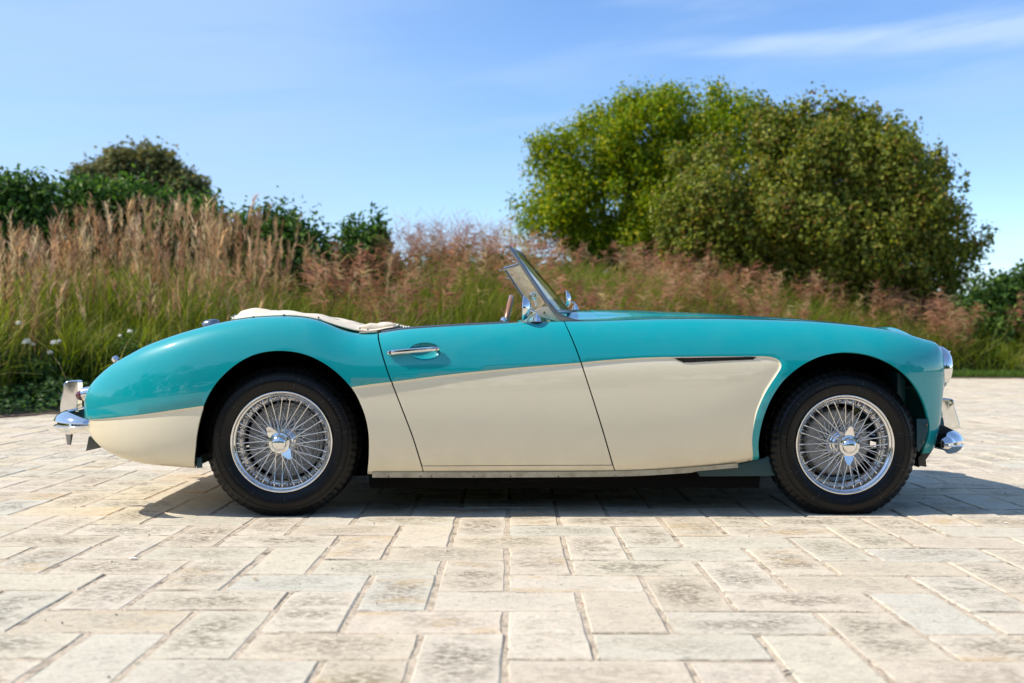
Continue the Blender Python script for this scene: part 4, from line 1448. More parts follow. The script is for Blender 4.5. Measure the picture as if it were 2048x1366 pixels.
cw_px = [(1020, 645), (1040, 641), (1063, 633.5), (1100, 626), (1160, 622), (1200, 622), (1311, 624.5), (1422.6, 629.4), (1534, 636.0), (1620, 643), (1700, 652), (1800, 671)]
Pc = np.array([un(a, b, -0.05) for a, b in cw_px])
dz = Pc[:, 2] - ztop(Pc[:, 0])
DZ = smooth_fn(np.concatenate([[-1.2, XT, XT + .25, 0.35], Pc[:, 0], [XN - .02, 3.2]]), np.concatenate([[0.0, 0.0, 0.022, 0.014], dz, [0.0, 0.0]]), 0.03)
def top_skin(x, w):
    x = np.clip(x, XT + 1e-5, XN - 1e-5)
    yc = ycr(x)
    t = 1 - np.abs(w)
    return np.stack([x, w * yc, ztop(x) + DZ(x) * ss(t / 0.8) ], -1)
def lin(a, b, st): return np.linspace(a, b, max(2, int(abs(b - a) / st)))
def endspace(a, b, n, at0=True):
    t = np.linspace(0, 1, n)
    s = 1 - np.cos(t * PI2)
    return a + (b - a) * s
w_edge = 1 - 0.004 / 0.6
ww = np.concatenate([-w_edge + (1 - np.cos(np.linspace(0, PI2, 12))) * 0.25, np.linspace(-0.72, 0.72, 25)[1:-1], w_edge - 0.25 + np.sin(np.linspace(0, PI2, 12)) * 0.25])
ww = np.unique(np.round(ww, 4))
x_tonn = un(700, 660, -0.55)[0]
x_cowl = un(1040, 645, -0.3)[0]
us_r = np.concatenate([u2x(np.linspace(U0 + .001, x2u(XT + .3), 24)), lin(XT + .3, x_tonn, .03)[1:]])
sheet('rear_shroud', top_skin, us_r, ww, m_cream, car)
us_f = np.concatenate([lin(x_cowl, XN - .14, .03), u2x(np.linspace(x2u(XN - .14), U1 - .001, 20))[1:]])
sheet('front_shroud', top_skin, us_f, ww, m_teal, car, thick=0.02)
def raised(fn, h):
    return lambda U, W: fn(U, W) + np.array([0, 0, h])
bx0, bx1 = un(1195, 640, -0.4)[0], un(1740, 650, -0.4)[0]
sheet('bonnet', raised(top_skin, 0.002), lin(bx0, bx1, .04), np.linspace(-0.60, 0.60, 21), m_teal, car, thick=0.006)
sheet('boot_lid', raised(top_skin, 0.004), lin(XT + .10, XT + .62, .03), np.linspace(-0.66, 0.66, 19), m_cream, car, thick=0.006)
# undersides of nose and tail between the wings
def low_skin(u, w):
    x = u2x(u)
    return np.stack([x, w * ybt(x), zbot(x) + 0 * w], -1)
sheet('tail_panel', low_skin, np.linspace(U0 + .001, x2u(ARCH_R[0, 0] - .01), 26), np.linspace(-1, 1, 13), m_cream, car, flip=True)
sheet('nose_panel', low_skin, np.linspace(x2u(ARCH_F[-1, 0] + .0), U1 - .001, 22), np.linspace(-1, 1, 13), m_teal, car, flip=True)
# black sheet added behind the door gaps to keep them dark, floor, bulkheads
for s in (-1, 1):
    def inner(x, w):
        ph = w
        P = surf(x2u(x), ph, dents=False)
        P = P * (1, s * -1 * -1 if False else 1, 1)
        P[..., 1] = (P[..., 1] + 0.030) * (1 if s < 0 else -1)
        P[..., 2] -= 0.012 * (np.asarray(ph) > 0.9)
        return P
    sheet('gap_backing', inner, lin(ARCH_R[-1, 0] + .01, ARCH_F[0, 0] - .01, .06), np.linspace(-1.45, 1.30, 16), m_black, car, flip=s > 0)

def box_mesh(name, lo, hi, bev=0.004, seg=2):
    import bmesh
    bm = bmesh.new()
    bmesh.ops.create_cube(bm, size=1)
    lo, hi = np.array(lo), np.array(hi)
    for v in bm.verts:
        v.co = Vector([(lo[i] + hi[i]) / 2 + v.co[i] * (hi[i] - lo[i]) for i in range(3)])
    if bev:
        bmesh.ops.bevel(bm, geom=list(bm.edges), offset=bev, segments=seg, profile=0.5, affect='EDGES')
    me = bpy.data.meshes.new(name); bm.to_mesh(me); bm.free()
    me.polygons.foreach_set('use_smooth', [True] * len(me.polygons))
    auto_smooth(me, 40)
    return me
new_obj('floor_pan', box_mesh('floor_pan', (ARCH_R[-1, 0] + .0, -.645, .105), (ARCH_F[0, 0] + .02, .645, .19), .01), car, mats=[m_black])
new_obj('chassis_rail', box_mesh('chassis_rail', (-.34, -.36, .12), (2.62, -.26, .24), .01), car, mats=[m_black])
new_obj('chassis_rail', box_mesh('chassis_rail', (-.34, .26, .13), (2.62, .36, .24), .01), car, mats=[m_black])
new_obj('engine_block', box_mesh('engine_block', (1.6, -.24, .22), (2.55, .24, .62), .03), car, mats=[m_black])

def sweep(name, path, prof, m, parent, up=(0, 0, 1), scale=None, closed=True, cap=True, smooth=True, ang=50):
    """sweep a closed 2D profile (side, up) along a 3D path"""
    P = np.asarray(path, float); prof = np.asarray(prof, float); k = len(P); q = len(prof)
    T = unit(np.gradient(P, axis=0))
    S = unit(np.cross(T, np.tile(up, (k, 1)))); Wp = np.cross(S, T)
    sc = np.ones((k, 2)) if scale is None else np.asarray(scale, float)
    if sc.ndim == 1: sc = np.column_stack([sc, sc])
    V = np.concatenate([P[i] + np.outer(prof[:, 0] * sc[i, 0], S[i]) + np.outer(prof[:, 1] * sc[i, 1], Wp[i]) for i in range(k)])
    F = [(i * q + j, (i + 1) * q + j, (i + 1) * q + (j + 1) % q, i * q + (j + 1) % q) for i in range(k - 1) for j in range(q)]
    if cap:
        F += [tuple(range(q)), tuple((k - 1) * q + j for j in range(q))[::-1]]
    me = poly_mesh(name, V, F, smooth=smooth)
    import bmesh
    bm = bmesh.new(); bm.from_mesh(me); bmesh.ops.recalc_face_normals(bm, faces=bm.faces); bm.to_mesh(me); bm.free()
    auto_smooth(me, ang)
    return new_obj(name, me, parent, mats=[m])
def circ(r, n=10, rx=None):
    th = np.arange(n) / n * 2 * math.pi
    return np.column_stack([np.cos(th) * (rx or r), np.sin(th) * r])
def lathe(name, prof, segs, m, parent, axis='y', loc=(0, 0, 0), ang=40, rot=None, smooth=True, arc=None):
    """revolve (radius, along) about an axis"""
    prof = np.asarray(prof, float); q = len(prof)
    th = np.arange(segs) / segs * 2 * math.pi
    V = []
    for r, a in prof:
        for t in th:
            c, s = r * math.cos(t), r * math.sin(t)
            V.append({'y': (c, a, s), 'x': (a, c, s), 'z': (c, s, a)}[axis])
    F = [(i * segs + j, i * segs + (j + 1) % segs, (i + 1) * segs + (j + 1) % segs, (i + 1) * segs + j) for i in range(q - 1) for j in range(segs)]
    me = poly_mesh(name, V, F, smooth=smooth)
    import bmesh
    bm = bmesh.new(); bm.from_mesh(me)
    bmesh.ops.remove_doubles(bm, verts=bm.verts, dist=1e-6)
    bmesh.ops.recalc_face_normals(bm, faces=bm.faces); bm.to_mesh(me); bm.free()
    auto_smooth(me, ang)
    o = new_obj(name, me, parent, loc, [m])
    if rot is not None: o.rotation_euler = rot
    return o
def extrude_poly(name, P2, y0, y1, m, parent, bev=0.003, seg=2, ang=35):
    """(x, z) outline extruded in y"""
    import bmesh
    bm = bmesh.new()
    vs = [bm.verts.new((float(p[0]), y0, float(p[1]))) for p in P2]
    f = bm.faces.new(vs)
    r = bmesh.ops.extrude_face_region(bm, geom=[f])
    for v in r['geom']:
        if isinstance(v, bmesh.types.BMVert): v.co.y = y1
    bmesh.ops.recalc_face_normals(bm, faces=bm.faces)
    if bev:
        bmesh.ops.bevel(bm, geom=[e for e in bm.edges if e.calc_face_angle(0) > 0.5], offset=bev, segments=seg, profile=0.6, affect='EDGES', clamp_overlap=True)
    me = bpy.data.meshes.new(name); bm.to_mesh(me); bm.free()
    me.polygons.foreach_set('use_smooth', [True] * len(me.polygons))
    auto_smooth(me, ang)
    return new_obj(name, me, parent, mats=[m])

# ---- wheel wells
def well(cx, s, r=0.400, mt=m_black, a0=-11):
    th = np.linspace(R(a0), R(191), 36)
    V, F = [], []
    rings = [(-.70, r), (-.40, r), (-.40, 0.02)]
    for y, rr in rings:
        for t in th: V.append((cx + rr * math.cos(t), y if s < 0 else -y, .30 + rr * math.sin(t)))
    n = len(th)
    F = [(i * n + j, i * n + j + 1, (i + 1) * n + j + 1, (i + 1) * n + j) for i in range(2) for j in range(n - 1)]
    me = poly_mesh('wheel_well', V, F, smooth=False)
    return new_obj('wheel_well', me, car, mats=[mt])
for s in (-1, 1):
    well(0.0, s); well(HUBF - .01, s, 0.400, a0=38)
near_y = lambda s, y: y if s < 0 else -y

# ---- wheels
WY = -0.695         # outer face of the rim, near side
def tyre_mesh(CP=0.298):
    Rt = 0.3185
    NSEG = 240
    prof = []           # (r, y) from outer bead over the tread to the inner bead, y relative to rim face
    side = [(0.2035, 0.010), (0.209, 0.000), (0.216, -0.006), (0.226, -0.0105), (0.238, -0.0135), (0.2455, -0.0145), (0.2475, -0.0172), (0.2505, -0.0172), (0.2525, -0.0140), (0.262, -0.0125), (0.271, -0.0100), (0.2725, -0.0118), (0.2755, -0.0112),
            (0.277, -0.0072), (0.285, -0.0028), (0.293, 0.0030), (0.299, 0.0080)]
    tread = [(0.3035, 0.0105), (0.308, 0.0140), (0.3125, 0.0190), (0.3150, 0.0250), (0.3160, 0.033)]
    cent = [(0.3172, 0.040), (0.3178, 0.048), (0.3110, 0.0495), (0.3110, 0.0525), (0.3181, 0.054), (0.3184, 0.064), (0.3185, 0.072), (0.3115, 0.0735), (0.3115, 0.0765), (0.3185, 0.078)]
    W2 = 0.150
    half = side + tread + cent
    prof = half + [(r, W2 - y) for r, y in reversed(half)]
    nsd, ntr = len(side), len(side) + len(tread)
    V = []
    for k, (r, y) in enumerate(prof):
        kk = k if k < len(half) else len(prof) - 1 - k
        for j in range(NSEG):
            rr, yy = r, y
            ph = j % 4
            if nsd - 2 <= kk < ntr:                        # shoulder blocks with sipes
                if ph in (0,):
                    rr -= 0.0036
                    yy += 0.0015 if k < len(half) else -0.0015
            elif kk >= ntr and r > 0.314:
                if (j + (kk % 3)) % 5 == 0: rr -= 0.006
            zig = 0.0022 * (1 if (j // 3) % 2 else -1) if kk >= ntr else 0
            t = 2 * math.pi * j / NSEG
            x, z = rr * math.cos(t), rr * math.sin(t)
            if z < -CP:                                 # contact patch
                yy += (-0.006 if k < len(half) else 0.006) * min(1, (-CP - z) / .02)
                z = -CP - (-CP - z) * 0.04
            elif z < -0.22:
                b = (-0.22 - z) / 0.078
                yy += (-0.004 if k < len(half) else 0.004) * b * (1 - abs(2 * (rr - 0.205) / 0.115 - 1))
            V.append((x, yy + zig, z))
    q = len(prof)
    F = [(i * NSEG + j, (i + 1) * NSEG + j, (i + 1) * NSEG + (j + 1) % NSEG, i * NSEG + (j + 1) % NSEG) for i in range(q - 1) for j in range(NSEG)]
    me = poly_mesh('tyre', V, F, smooth=True)
    import bmesh
    bm = bmesh.new(); bm.from_mesh(me); bmesh.ops.recalc_face_normals(bm, faces=bm.faces); bm.to_mesh(me); bm.free()
    auto_smooth(me, 38)
    me.materials.append(m_tyre)
    # mould lines: thin raised radial ribs and small raised marks round the side wall
    V, F, M = [], [], []
    r_ = np.random.default_rng(5)
    def rib(a, r0, r1, w, h):
        ca, sa = math.cos(a), math.sin(a)
        b = len(V)
        def yat(r):
            rs = [p[0] for p in side]; ys_ = [p[1] for p in side]
            return float(np.interp(r, rs, ys_))
        for r in (r0, (r0 + r1) / 2, r1):
            y = yat(r)
            for o, hh in ((-w, 0.0004), (0, -h), (w, 0.0004)):
                V.append((r * ca - sa * o, y + hh, r * sa + ca * o))
        for i in range(2):
            for k in range(2):
                F.append((b + i * 3 + k, b + i * 3 + k + 1, b + (i + 1) * 3 + k + 1, b + (i + 1) * 3 + k))
    for a in np.arange(0, 360, 360 / 11.0):
        a = R(a + 9)
        rib(a, 0.2525 + .001, 0.272, .0006, .0012)
        rib(a + .05, 0.226, 0.2450, .0006, .0012)
    # size and maker's lettering is worn to small upright ticks
    for a0, a1, rr, hh in ((22, 58, 0.2575, 0.0085), (98, 124, 0.2585, 0.0065), (205, 232, 0.234, 0.004), (300, 322, 0.232, 0.004), (62, 78, 0.233, 0.0035)):
        a = a0
        while a < a1:
            n = r_.integers(1, 4)
            for k in range(n):
                rib(R(a + k * 0.5), rr - hh * r_.uniform(0, .25), rr + hh * r_.uniform(.7, 1), .0004, .0012)
            a += n * 0.5 + r_.uniform(0.6, 1.3)
    me2 = poly_mesh('moulded_mark', V, F, smooth=False)
    me2.materials.append(m_mark)
    return me, me2
HZR, HZF = float(un(563.3, 883.9, -.70)[2]), float(un(1691.5, 889.4, -.70)[2])
print('hub heights', HZR, HZF)
TYRE, MARKS = tyre_mesh(HZR - .0004)
TYRE_F, MARKS_F = tyre_mesh(HZF - .0004)

def spoke_mesh(p0, p1, name='spoke'):
    p0, p1 = np.array(p0, float), np.array(p1, float)
    L = p1 - p0
    V, Q = tube_arrays([(np.array([p0, p0 + L * .04, p0 + L * .90, p0 + L * .905, p1]), np.array([.0026, .0023, .0023, .0036, .0038]))], 6)
    me = quads_mesh(name, V, Q, smooth=True)
    me.materials.append(m_spoke)
    return me
NSP = 14
# four kinds of spoke, each repeated round the wheel
def sp_pair(rh, yh, rr, yr, da):
    return spoke_mesh((0, yh, rh), (rr * math.sin(da), yr, rr * math.cos(da)))
SPK = [sp_pair(.030, -.030, .186, .016, R(20)), sp_pair(.030, -.034, .186, .016, R(-20)),
       sp_pair(.054, .082, .187, .034, R(27)), sp_pair(.054, .086, .187, .034, R(-27)), sp_pair(.054, .082, .187, .040, R(33))]

def make_wheel(name, x, ang, front, parent, front_drum):
    w = bpy.data.objects.new('wheel', None); COL.objects.link(w); w.parent = parent
    w.location = (x, WY, HZF if front else HZR)
    new_obj('tyre', TYRE_F if front else TYRE, w)
    mk = new_obj('moulded_mark', MARKS_F if front else MARKS, w)
    mk['kind'] = 'stuff'
    rim_prof = [(0.2035, .010), (0.2075, .004), (0.2085, -.0005), (0.2075, -.0035), (0.2045, -.0045), (0.2010, -.003), (0.1985, .0008), (0.1965, .0045), (0.1925, .0065), (0.1895, .0085), (0.1880, .012),
                (0.1875, .030), (0.186, .040), (0.180, .047), (0.171, .052), (0.1665, .060), (0.1655, .085), (0.168, .092), (0.180, .100), (0.186, .120), (0.190, .140), (0.205, .150)]
    lathe('rim', rim_prof, 120, m_chrome, w, ang=50)
    hub_prof = [(0.0, -.044), (.022, -.044), (.030, -.042), (.0325, -.036), (.033, -.022), (.0385, -.016), (.040, .004), (.034, .012), (.034, .034), (.041, .040), (.042, .052), (.047, .056), (.049, .066), (.0555, .072),
                (.058, .080), (.058, .090), (.050, .094), (.050, .11)]
    lathe('hub', hub_prof, 48, m_chrome, w, ang=35)
    # knock-off spinner: dome cap and two ears, one mesh
    import bmesh
    bm = bmesh.new()
    capp = [(0.0, -.068), (.014, -.0665), (.024, -.062), (.0295, -.055), (.031, -.0505), (.0335, -.0500), (.0355, -.0525), (.0415, -.0510), (.0445, -.045), (.0450, -.037), (.041, -.030), (.030, -.028)]
    seg = 48
    rings = []
    for r, a in capp:
        rings.append([bm.verts.new((r * math.cos(2 * math.pi * j / seg), a, r * math.sin(2 * math.pi * j / seg))) for j in range(seg)] if r > 0 else [bm.verts.new((0, a, 0))])
    for j in range(seg):
        bm.faces.new((rings[0][0], rings[1][j], rings[1][(j + 1) % seg]))
    for i in range(1, len(rings) - 1):
        for j in range(seg):
            bm.faces.new((rings[i][j], rings[i + 1][j], rings[i + 1][(j + 1) % seg], rings[i][(j + 1) % seg]))
    for e in (1, -1):
        # an ear: outline in the wheel plane, tilted outwards at its tip
        out = [(-.019, .034), (-.0205, .048), (-.013, .066), (-.006, .0785), (.002, .080), (.009, .074), (.016, .056), (.020, .040), (.019, .034)]
        fr, bk = [], []
        for a, r in out:
            y = -.045 - (r - .034) * .22
            fr.append(bm.verts.new((a * e, y, r * e))); bk.append(bm.verts.new((a * e * .8, y + .011, r * e * .97)))
        n = len(out)
        bm.faces.new(fr); bm.faces.new(bk[::-1])
        for i in range(n):
            j = (i + 1) % n
            bm.faces.new((fr[i], bk[i], bk[j], fr[j]))
    bmesh.ops.recalc_face_normals(bm, faces=bm.faces)
    me = bpy.data.meshes.new('spinner'); bm.to_mesh(me); bm.free()
    me.polygons.foreach_set('use_smooth', [True] * len(me.polygons)); auto_smooth(me, 38)
    spn = new_obj('spinner', me, w, mats=[m_chrome]); spn.rotation_euler = (0, ang, 0)
    if front_drum:
        dp = [(0.0, .10), (.055, .10), (.060, .098), (.070, .094), (.128, .090), (.134, .093), (.139, .100), (.139, .135)]
        lathe('brake_disc', dp, 72, m_drum2, w, ang=30)
        lathe('backing_ring', [(.140, .112), (.151, .114), (.153, .125), (.140, .130)], 60, m_gloss_black, w)
    else:
        dp = [(0.0, .088), (.066, .088), (.072, .094), (.112, .092), (.118, .086), (.123, .086), (.127, .094), (.133, .094), (.137, .088), (.1405, .088), (.144, .096), (.149, .096), (.152, .092), (.156, .094), (.158, .135)]
        lathe('brake_drum', dp, 72, m_drum, w, ang=30)
    for i in range(NSP):
        a0 = 2 * math.pi * i / NSP
        for k, (me, da) in enumerate(zip(SPK, (-.349, .529, -.382, .740, -.216))):
            o = new_obj('spoke', me, w)
            o.rotation_euler = (0, a0 + da + (0.04 if front else 0), 0)
    return w
w_r = make_wheel('wheel', 0.0, R(-36), False, car, False)
w_f = make_wheel('wheel', HUBF, R(3), True, car, True)
for src, ang in ((w_r, 0.7), (w_f, 2.0)):
    far = src.copy(); COL.objects.link(far)
    far.location = (src.location.x, -WY, src.location.z)
    far.rotation_euler = (0, 0, math.pi)
    for ch in list(src.children):
        c = ch.copy(); COL.objects.link(c); c.parent = far

# ---- vent behind the opening in the near and far wing
for s in (-1, 1):
    vx0, vx1 = VENT[:, 0].min() - .01, VENT[:, 0].max() + .01
    zc_ = VENT[:, 1].mean()
    y = -float(ymax(np.array(VENT[:, 0].mean()))) + 0.016
    V, F = [], []
    xs_v = np.linspace(vx0, vx1, 70); zs_v = np.linspace(VENT[:, 1].min() - .008, VENT[:, 1].max() + .008, 7)
    for a in xs_v:
        for b_ in zs_v:
            V.append((a, (y + 0.0022 * math.sin((a + b_) * 900)) * (1 if s < 0 else -1), b_))
    F = [(i * 7 + j, (i + 1) * 7 + j, (i + 1) * 7 + j + 1, i * 7 + j + 1) for i in range(69) for j in range(6)]
    if s > 0: F = [f[::-1] for f in F]
    new_obj('side_vent', poly_mesh('side_vent', V, F), car, mats=[m_mesh])
    # bright lip round the opening
    L = densify(np.vstack([VENT, VENT[:1]]), 0.012)
    pl_ = surf(x2u(L[:, 0]), z2ph(L[:, 0], L[:, 1])); pl_[:, 1] -= 0.0008
    if s > 0: pl_ = pl_ * (1, -1, 1)
    sweep('vent_trim', pl_, circ(.0017, 6), m_chrome, car, up=(0, 1, 0.01), cap=False)

# ---- door handle
def flank(px, py, out=0.0):
    p = side_pt(px, py)
    return np.array([p[0], -(float(-surf(x2u(p[0]), z2ph(p[0], p[1]), dents=False)[1]) + out), p[1]])
h0, h1 = flank(775.5, 705.5, .010), flank(878.5, 697, .013)
tt = np.linspace(0, 1, 14)[:, None]
hp = h0 + (h1 - h0) * tt
hp[:, 1] -= 0.003 * np.sin(tt[:, 0] * math.pi)
hprof = np.array([(-.007, -.0085), (-.0085, -.004), (-.0085, .004), (-.007, .0085), (.004, .0095), (.008, .006), (.0088, 0), (.008, -.006), (.004, -.0095)])
sc_h = np.ones((14, 2)); sc_h[0] = (.55, .62); sc_h[1] = (.9, .95); sc_h[-1] = (.55, .6); sc_h[-2] = (.95, .95)
for s, dr in ((-1, near_door), (1, far_door)):
    pth = hp if s < 0 else hp * (1, -1, 1)
    h = sweep('door_handle', pth, hprof, m_chrome, dr, scale=sc_h, ang=40)
    for f_ in (0.06, 0.93):
        c_ = h0 + (h1 - h0) * f_
        lathe('handle_mount', [(.000, -.02), (.0075, -.02), (.0075, .012), (.0, .012)], 14, m_chrome, dr, loc=(c_[0], c_[1] * (1 if s < 0 else -1) + (0.012 if s < 0 else -.012), c_[2]))
    b_ = h0 + (h1 - h0) * .14
    lathe('push_button', [(0, -.0115), (.0045, -.011), (.0055, -.009), (.0055, .0), (0, 0)], 16, m_chrome, dr, loc=(b_[0], b_[1] * (1 if s < 0 else -1), b_[2]), rot=None if s < 0 else (0, 0, math.pi))

# ---- door top capping, cockpit edge
def crest(x, dz_=0.0, dy=0.0, s=-1):
    return np.column_stack([x, s * (ycr(x) + dy), ztop(x) + dz_])
xd0, xd1 = un(762, 660, -.65)[0], un(1018, 646, -.65)[0]
for s, dr in ((-1, near_door), (1, far_door)):
    xx = np.linspace(xd0, xd1, 30)
    sweep('door_capping', crest(xx, .003, -.014, s), [(-.018, -.008), (-.018, .001), (-.010, .0045), (.010, .0045), (.018, .001), (.018, -.008)], m_alu, dr)
    xi = np.linspace(xd0, xd1, 12)
    V = []; F = []
    for x in xi:
        yc = float(ycr(x)) - .034
        for z in (.26, .5, float(ztop(x)) - .002): V.append((x, s * yc, z))
    F = [(i * 3 + j, (i + 1) * 3 + j, (i + 1) * 3 + j + 1, i * 3 + j + 1) for i in range(11) for j in range(2)]
    new_obj('door_card', poly_mesh('door_card', V, F, smooth=True), dr, mats=[m_trim])
# joint bead along the crest between wings and shrouds
for s in (-1, 1):
    xx = np.concatenate([u2x(np.linspace(U0 + .02, x2u(XT + .3), 20)), np.linspace(XT + .3, x_tonn, 24)[1:]])
    sweep('wing_bead', crest(xx, -.001, -.003, s), circ(.0025, 6), m_rubber, car, cap=False)
    xx = np.concatenate([np.linspace(un(1125, 643, -.6)[0], XN - .14, 40), u2x(np.linspace(x2u(XN - .14), U1 - .02, 14))[1:]])
    sweep('wing_bead', crest(xx, -.001, -.003, s), circ(.0025, 6), m_rubber, car, cap=False)

# ---- sill strip under the panels, with screws
st_px = [(745, 949.5), (850, 949.5), (1000, 949.5), (1231, 947.5), (1350, 942), (1475, 932)]
Pp = spline2(np.array([un(a, b, -.70) for a, b in st_px]), 8)
for s in (-1, 1):
    V, F = [], []
    for p in Pp:
        wdt = 0.0105 if p[0] < Pp[-6][0] else 0.006
        V += [(p[0], s * .708, p[2] + .012), (p[0], s * .708, p[2] - wdt), (p[0], s * .700, p[2] - wdt), (p[0], s * .60, p[2] - wdt + .006)]
    n = len(Pp)
    F = [(i * 4 + j, (i + 1) * 4 + j, (i + 1) * 4 + j + 1, i * 4 + j + 1) for i in range(n - 1) for j in range(3)]
    if s < 0: F = [f[::-1] for f in F]
    ssp = new_obj('sill_strip', poly_mesh('sill_strip', V, F), car, mats=[m_sillstrip])
    ssp['label'] = 'thin dirty metal strip under the cream sill'
    if s < 0:
        for a in (777, 841, 863, 947, 1021, 1117, 1232):
            q = un(a, 953, -.709)
            lathe('screw', [(0, -.0016), (.0025, -.0014), (.0036, 0), (.0036, .002)], 8, m_screw, ssp, loc=q)
ins = [(1390, 938), (1475, 928), (1530, 916), (1545, 905), (1552, 952), (1400, 953)]
for s in (-1, 1):
    P2 = [tuple(un(a, b, -.66)[[0, 2]]) for a, b in ins]
    extrude_poly('inner_sill', P2, s * .66, s * .63, m_wellteal, car, .002)
# rear of the front well and front face of it: dark turquoise inner panels
new_obj('inner_wing', box_mesh('inner_wing', (HUBF + .26, -.60, .30), (HUBF + .30, -.40, .64), .01), car, mats=[m_wellteal])
P2 = [tuple(un(a, b, -.70)[[0, 2]]) for a, b in ((1836, 838), (1858, 838), (1858, 862), (1850, 888), (1840, 905), (1836, 900))]
fl = extrude_poly('wing_flange', P2, -.690, -.684, m_wellteal, car, .001)
for a, b in ((1853, 850), (1846, 884)):
    lathe('bolt', [(0, -.004), (.005, -.004), (.006, 0), (0, .001)], 6, m_screw, fl, loc=un(a, b, -.692))
P2 = [tuple(un(a, b, -.70)[[0, 2]]) for a, b in ((392, 916), (402, 915), (403, 936), (392, 937))]
extrude_poly('rear_wing_flange', P2, -.690, -.684, m_wellteal, car, .001)

# ---- windscreen
YS = 0.56
base_n = un(1128, 643, -YS - .03); top_n = un(1021, 497, -YS)
def post_path(s):
    pts_px = [(1019.5, 495), (1045, 532), (1072, 572), (1096, 606), (1116, 630), (1130, 641)]
    P = np.array([un(a, b, -(YS + .035 * i / 5)) for i, (a, b) in enumerate(pts_px)])
    P = spline2(P, 5)
    return P if s < 0 else P * (1, -1, 1)
pprof = circ(.008, 14, .0088)
scr = bpy.data.objects.new('windscreen', None); COL.objects.link(scr); scr.parent = car
for s in (-1, 1):
    pp_ = post_path(s)
    sweep('post', pp_, pprof, m_alu, scr, up=(0, 1, 0), scale=np.column_stack([np.linspace(.95, 1.15, len(pp_)), np.ones(len(pp_))]), ang=40)
    foot = [(1100, 606), (1113, 621), (1131, 632), (1155, 639.5), (1184, 643), (1184, 645), (1150, 646.5), (1131, 648), (1122, 644), (1110, 629)]
    P2 = spline2(np.array([un(a, b, -.595)[[0, 2]] for a, b in foot]), 3)[:-1]
    ft = extrude_poly('post_foot', P2, s * .605, s * .580, m_alu, scr, .006, 3)
    for (a, b) in ((1013.5, 503), (1030, 523)):
        q = un(a, b, -YS)
        lathe('stud', [(0, -.012), (.0032, -.011), (.004, -.007), (.0022, -.004), (.0022, .006), (0, .006)], 10, m_chrome, scr, axis='x', loc=(q[0], s * YS, q[2]))
Pn = post_path(-1)
def arc_x(y, bulge): return bulge * (1 - (y / YS) ** 2)
ys_ = np.linspace(-YS, YS, 31)
tb = np.column_stack([top_n[0] + arc_x(ys_, .085), ys_, top_n[2] - .004 + 0 * ys_])
sweep('top_rail', tb, circ(.0095, 10, .0085), m_alu, scr)
bot_n = Pn[-8]
bb = np.column_stack([bot_n[0] + arc_x(ys_, .12), ys_, bot_n[2] - .004 + .012 * (1 - (ys_ / YS) ** 2)])
sweep('bottom_rail', bb, circ(.010, 10, .009), m_alu, scr)
V, F = [], []
for o_, dx in ((0, 0.0), (1, .0045)):
    for i, y in enumerate(ys_):
        for t in np.linspace(0, 1, 9):
            p = tb[i] * (1 - t) + bb[i] * t
            V.append((p[0] + dx, p[1], p[2]))
n = len(ys_)
for o_ in (0, 1):
    for i in range(n - 1):
        for j in range(8):
            f = (o_ * n * 9 + i * 9 + j, o_ * n * 9 + (i + 1) * 9 + j, o_ * n * 9 + (i + 1) * 9 + j + 1, o_ * n * 9 + i * 9 + j + 1)
            F.append(f[::-1] if o_ else f)
new_obj('glass', poly_mesh('glass', V, F, smooth=True), scr, mats=[m_glass])
q = un(1075, 600, 0.12)
# interior mirror on its stay
sweep('mirror_stay', [un(1072, 613, .0), un(1070, 598, .0), un(1067, 584, .0)], circ(.0045, 8), m_chrome, scr, up=(0, 1, 0))
q = un(1066, 592, .0)
lathe('interior_mirror', [(0, -.075), (.013, -.074), (.017, -.066), (.017, .066), (.013, .074), (0, .075)], 16, m_chrome, scr, loc=q)

# ---- scuttle crash pad, dash, steering wheel, seats
pad = [(1066, 628), (1072, 620.5), (1084, 614.5), (1098, 613.5), (1104, 617), (1112, 629), (1122, 643.5), (1118, 644), (1098, 639), (1082, 634)]
P2 = spline2(np.array([un(a, b, -.565)[[0, 2]] for a, b in pad]), 4)[:-1]
cp = extrude_poly('crash_pad', P2, -.585, -.520, m_trim, car, .010, 3)
extrude_poly('crash_pad', P2, .520, .585, m_trim, car, .010, 3)
sweep('dash_roll', np.column_stack([un(1078, 636, -.3)[0] + .06 * (1 - (np.linspace(-.52, .52, 15) / .52) ** 2), np.linspace(-.52, .52, 15), np.full(15, un(1078, 640, -.55)[2])]), circ(.016, 10), m_trim, car)
lathe('fastener', [(0, -.006), (.004, -.006), (.005, 0), (.002, .004), (0, .004)], 10, m_screw, cp, axis='z', loc=un(1088.5, 624.5, -.585))
new_obj('dashboard', box_mesh('dashboard', (x_cowl + .0, -.58, .52), (x_cowl + .04, .58, .76), .01), car, mats=[m_teal])
swr = bpy.data.objects.new('steering_wheel', None); COL.objects.link(swr); swr.parent = car
c_top, c_bot = un(1022.5, 594, .33), un(1008, 655, .33)
ctr = (c_top + c_bot) / 2
ax = c_top - c_bot
rr = 0.195
dirv = ax / np.linalg.norm(ax)
ctr = c_top - dirv * rr
th = np.linspace(0, 2 * math.pi, 49)[:-1]
V = []
nrm = np.cross(dirv, (0, 1, 0))
for t in th:
    cdir = dirv * math.cos(t) + np.array([0, 1, 0]) * math.sin(t)
    for a in np.linspace(0, 2 * math.pi, 11)[:-1]:
        V.append(ctr + cdir * (rr + .011 * math.cos(a)) + nrm * .0135 * math.sin(a))
F = [(i * 10 + j, ((i + 1) % 48) * 10 + j, ((i + 1) % 48) * 10 + (j + 1) % 10, i * 10 + (j + 1) % 10) for i in range(48) for j in range(10)]
new_obj('wheel_rim', poly_mesh('wheel_rim', V, F, smooth=True), swr, mats=[m_wood])
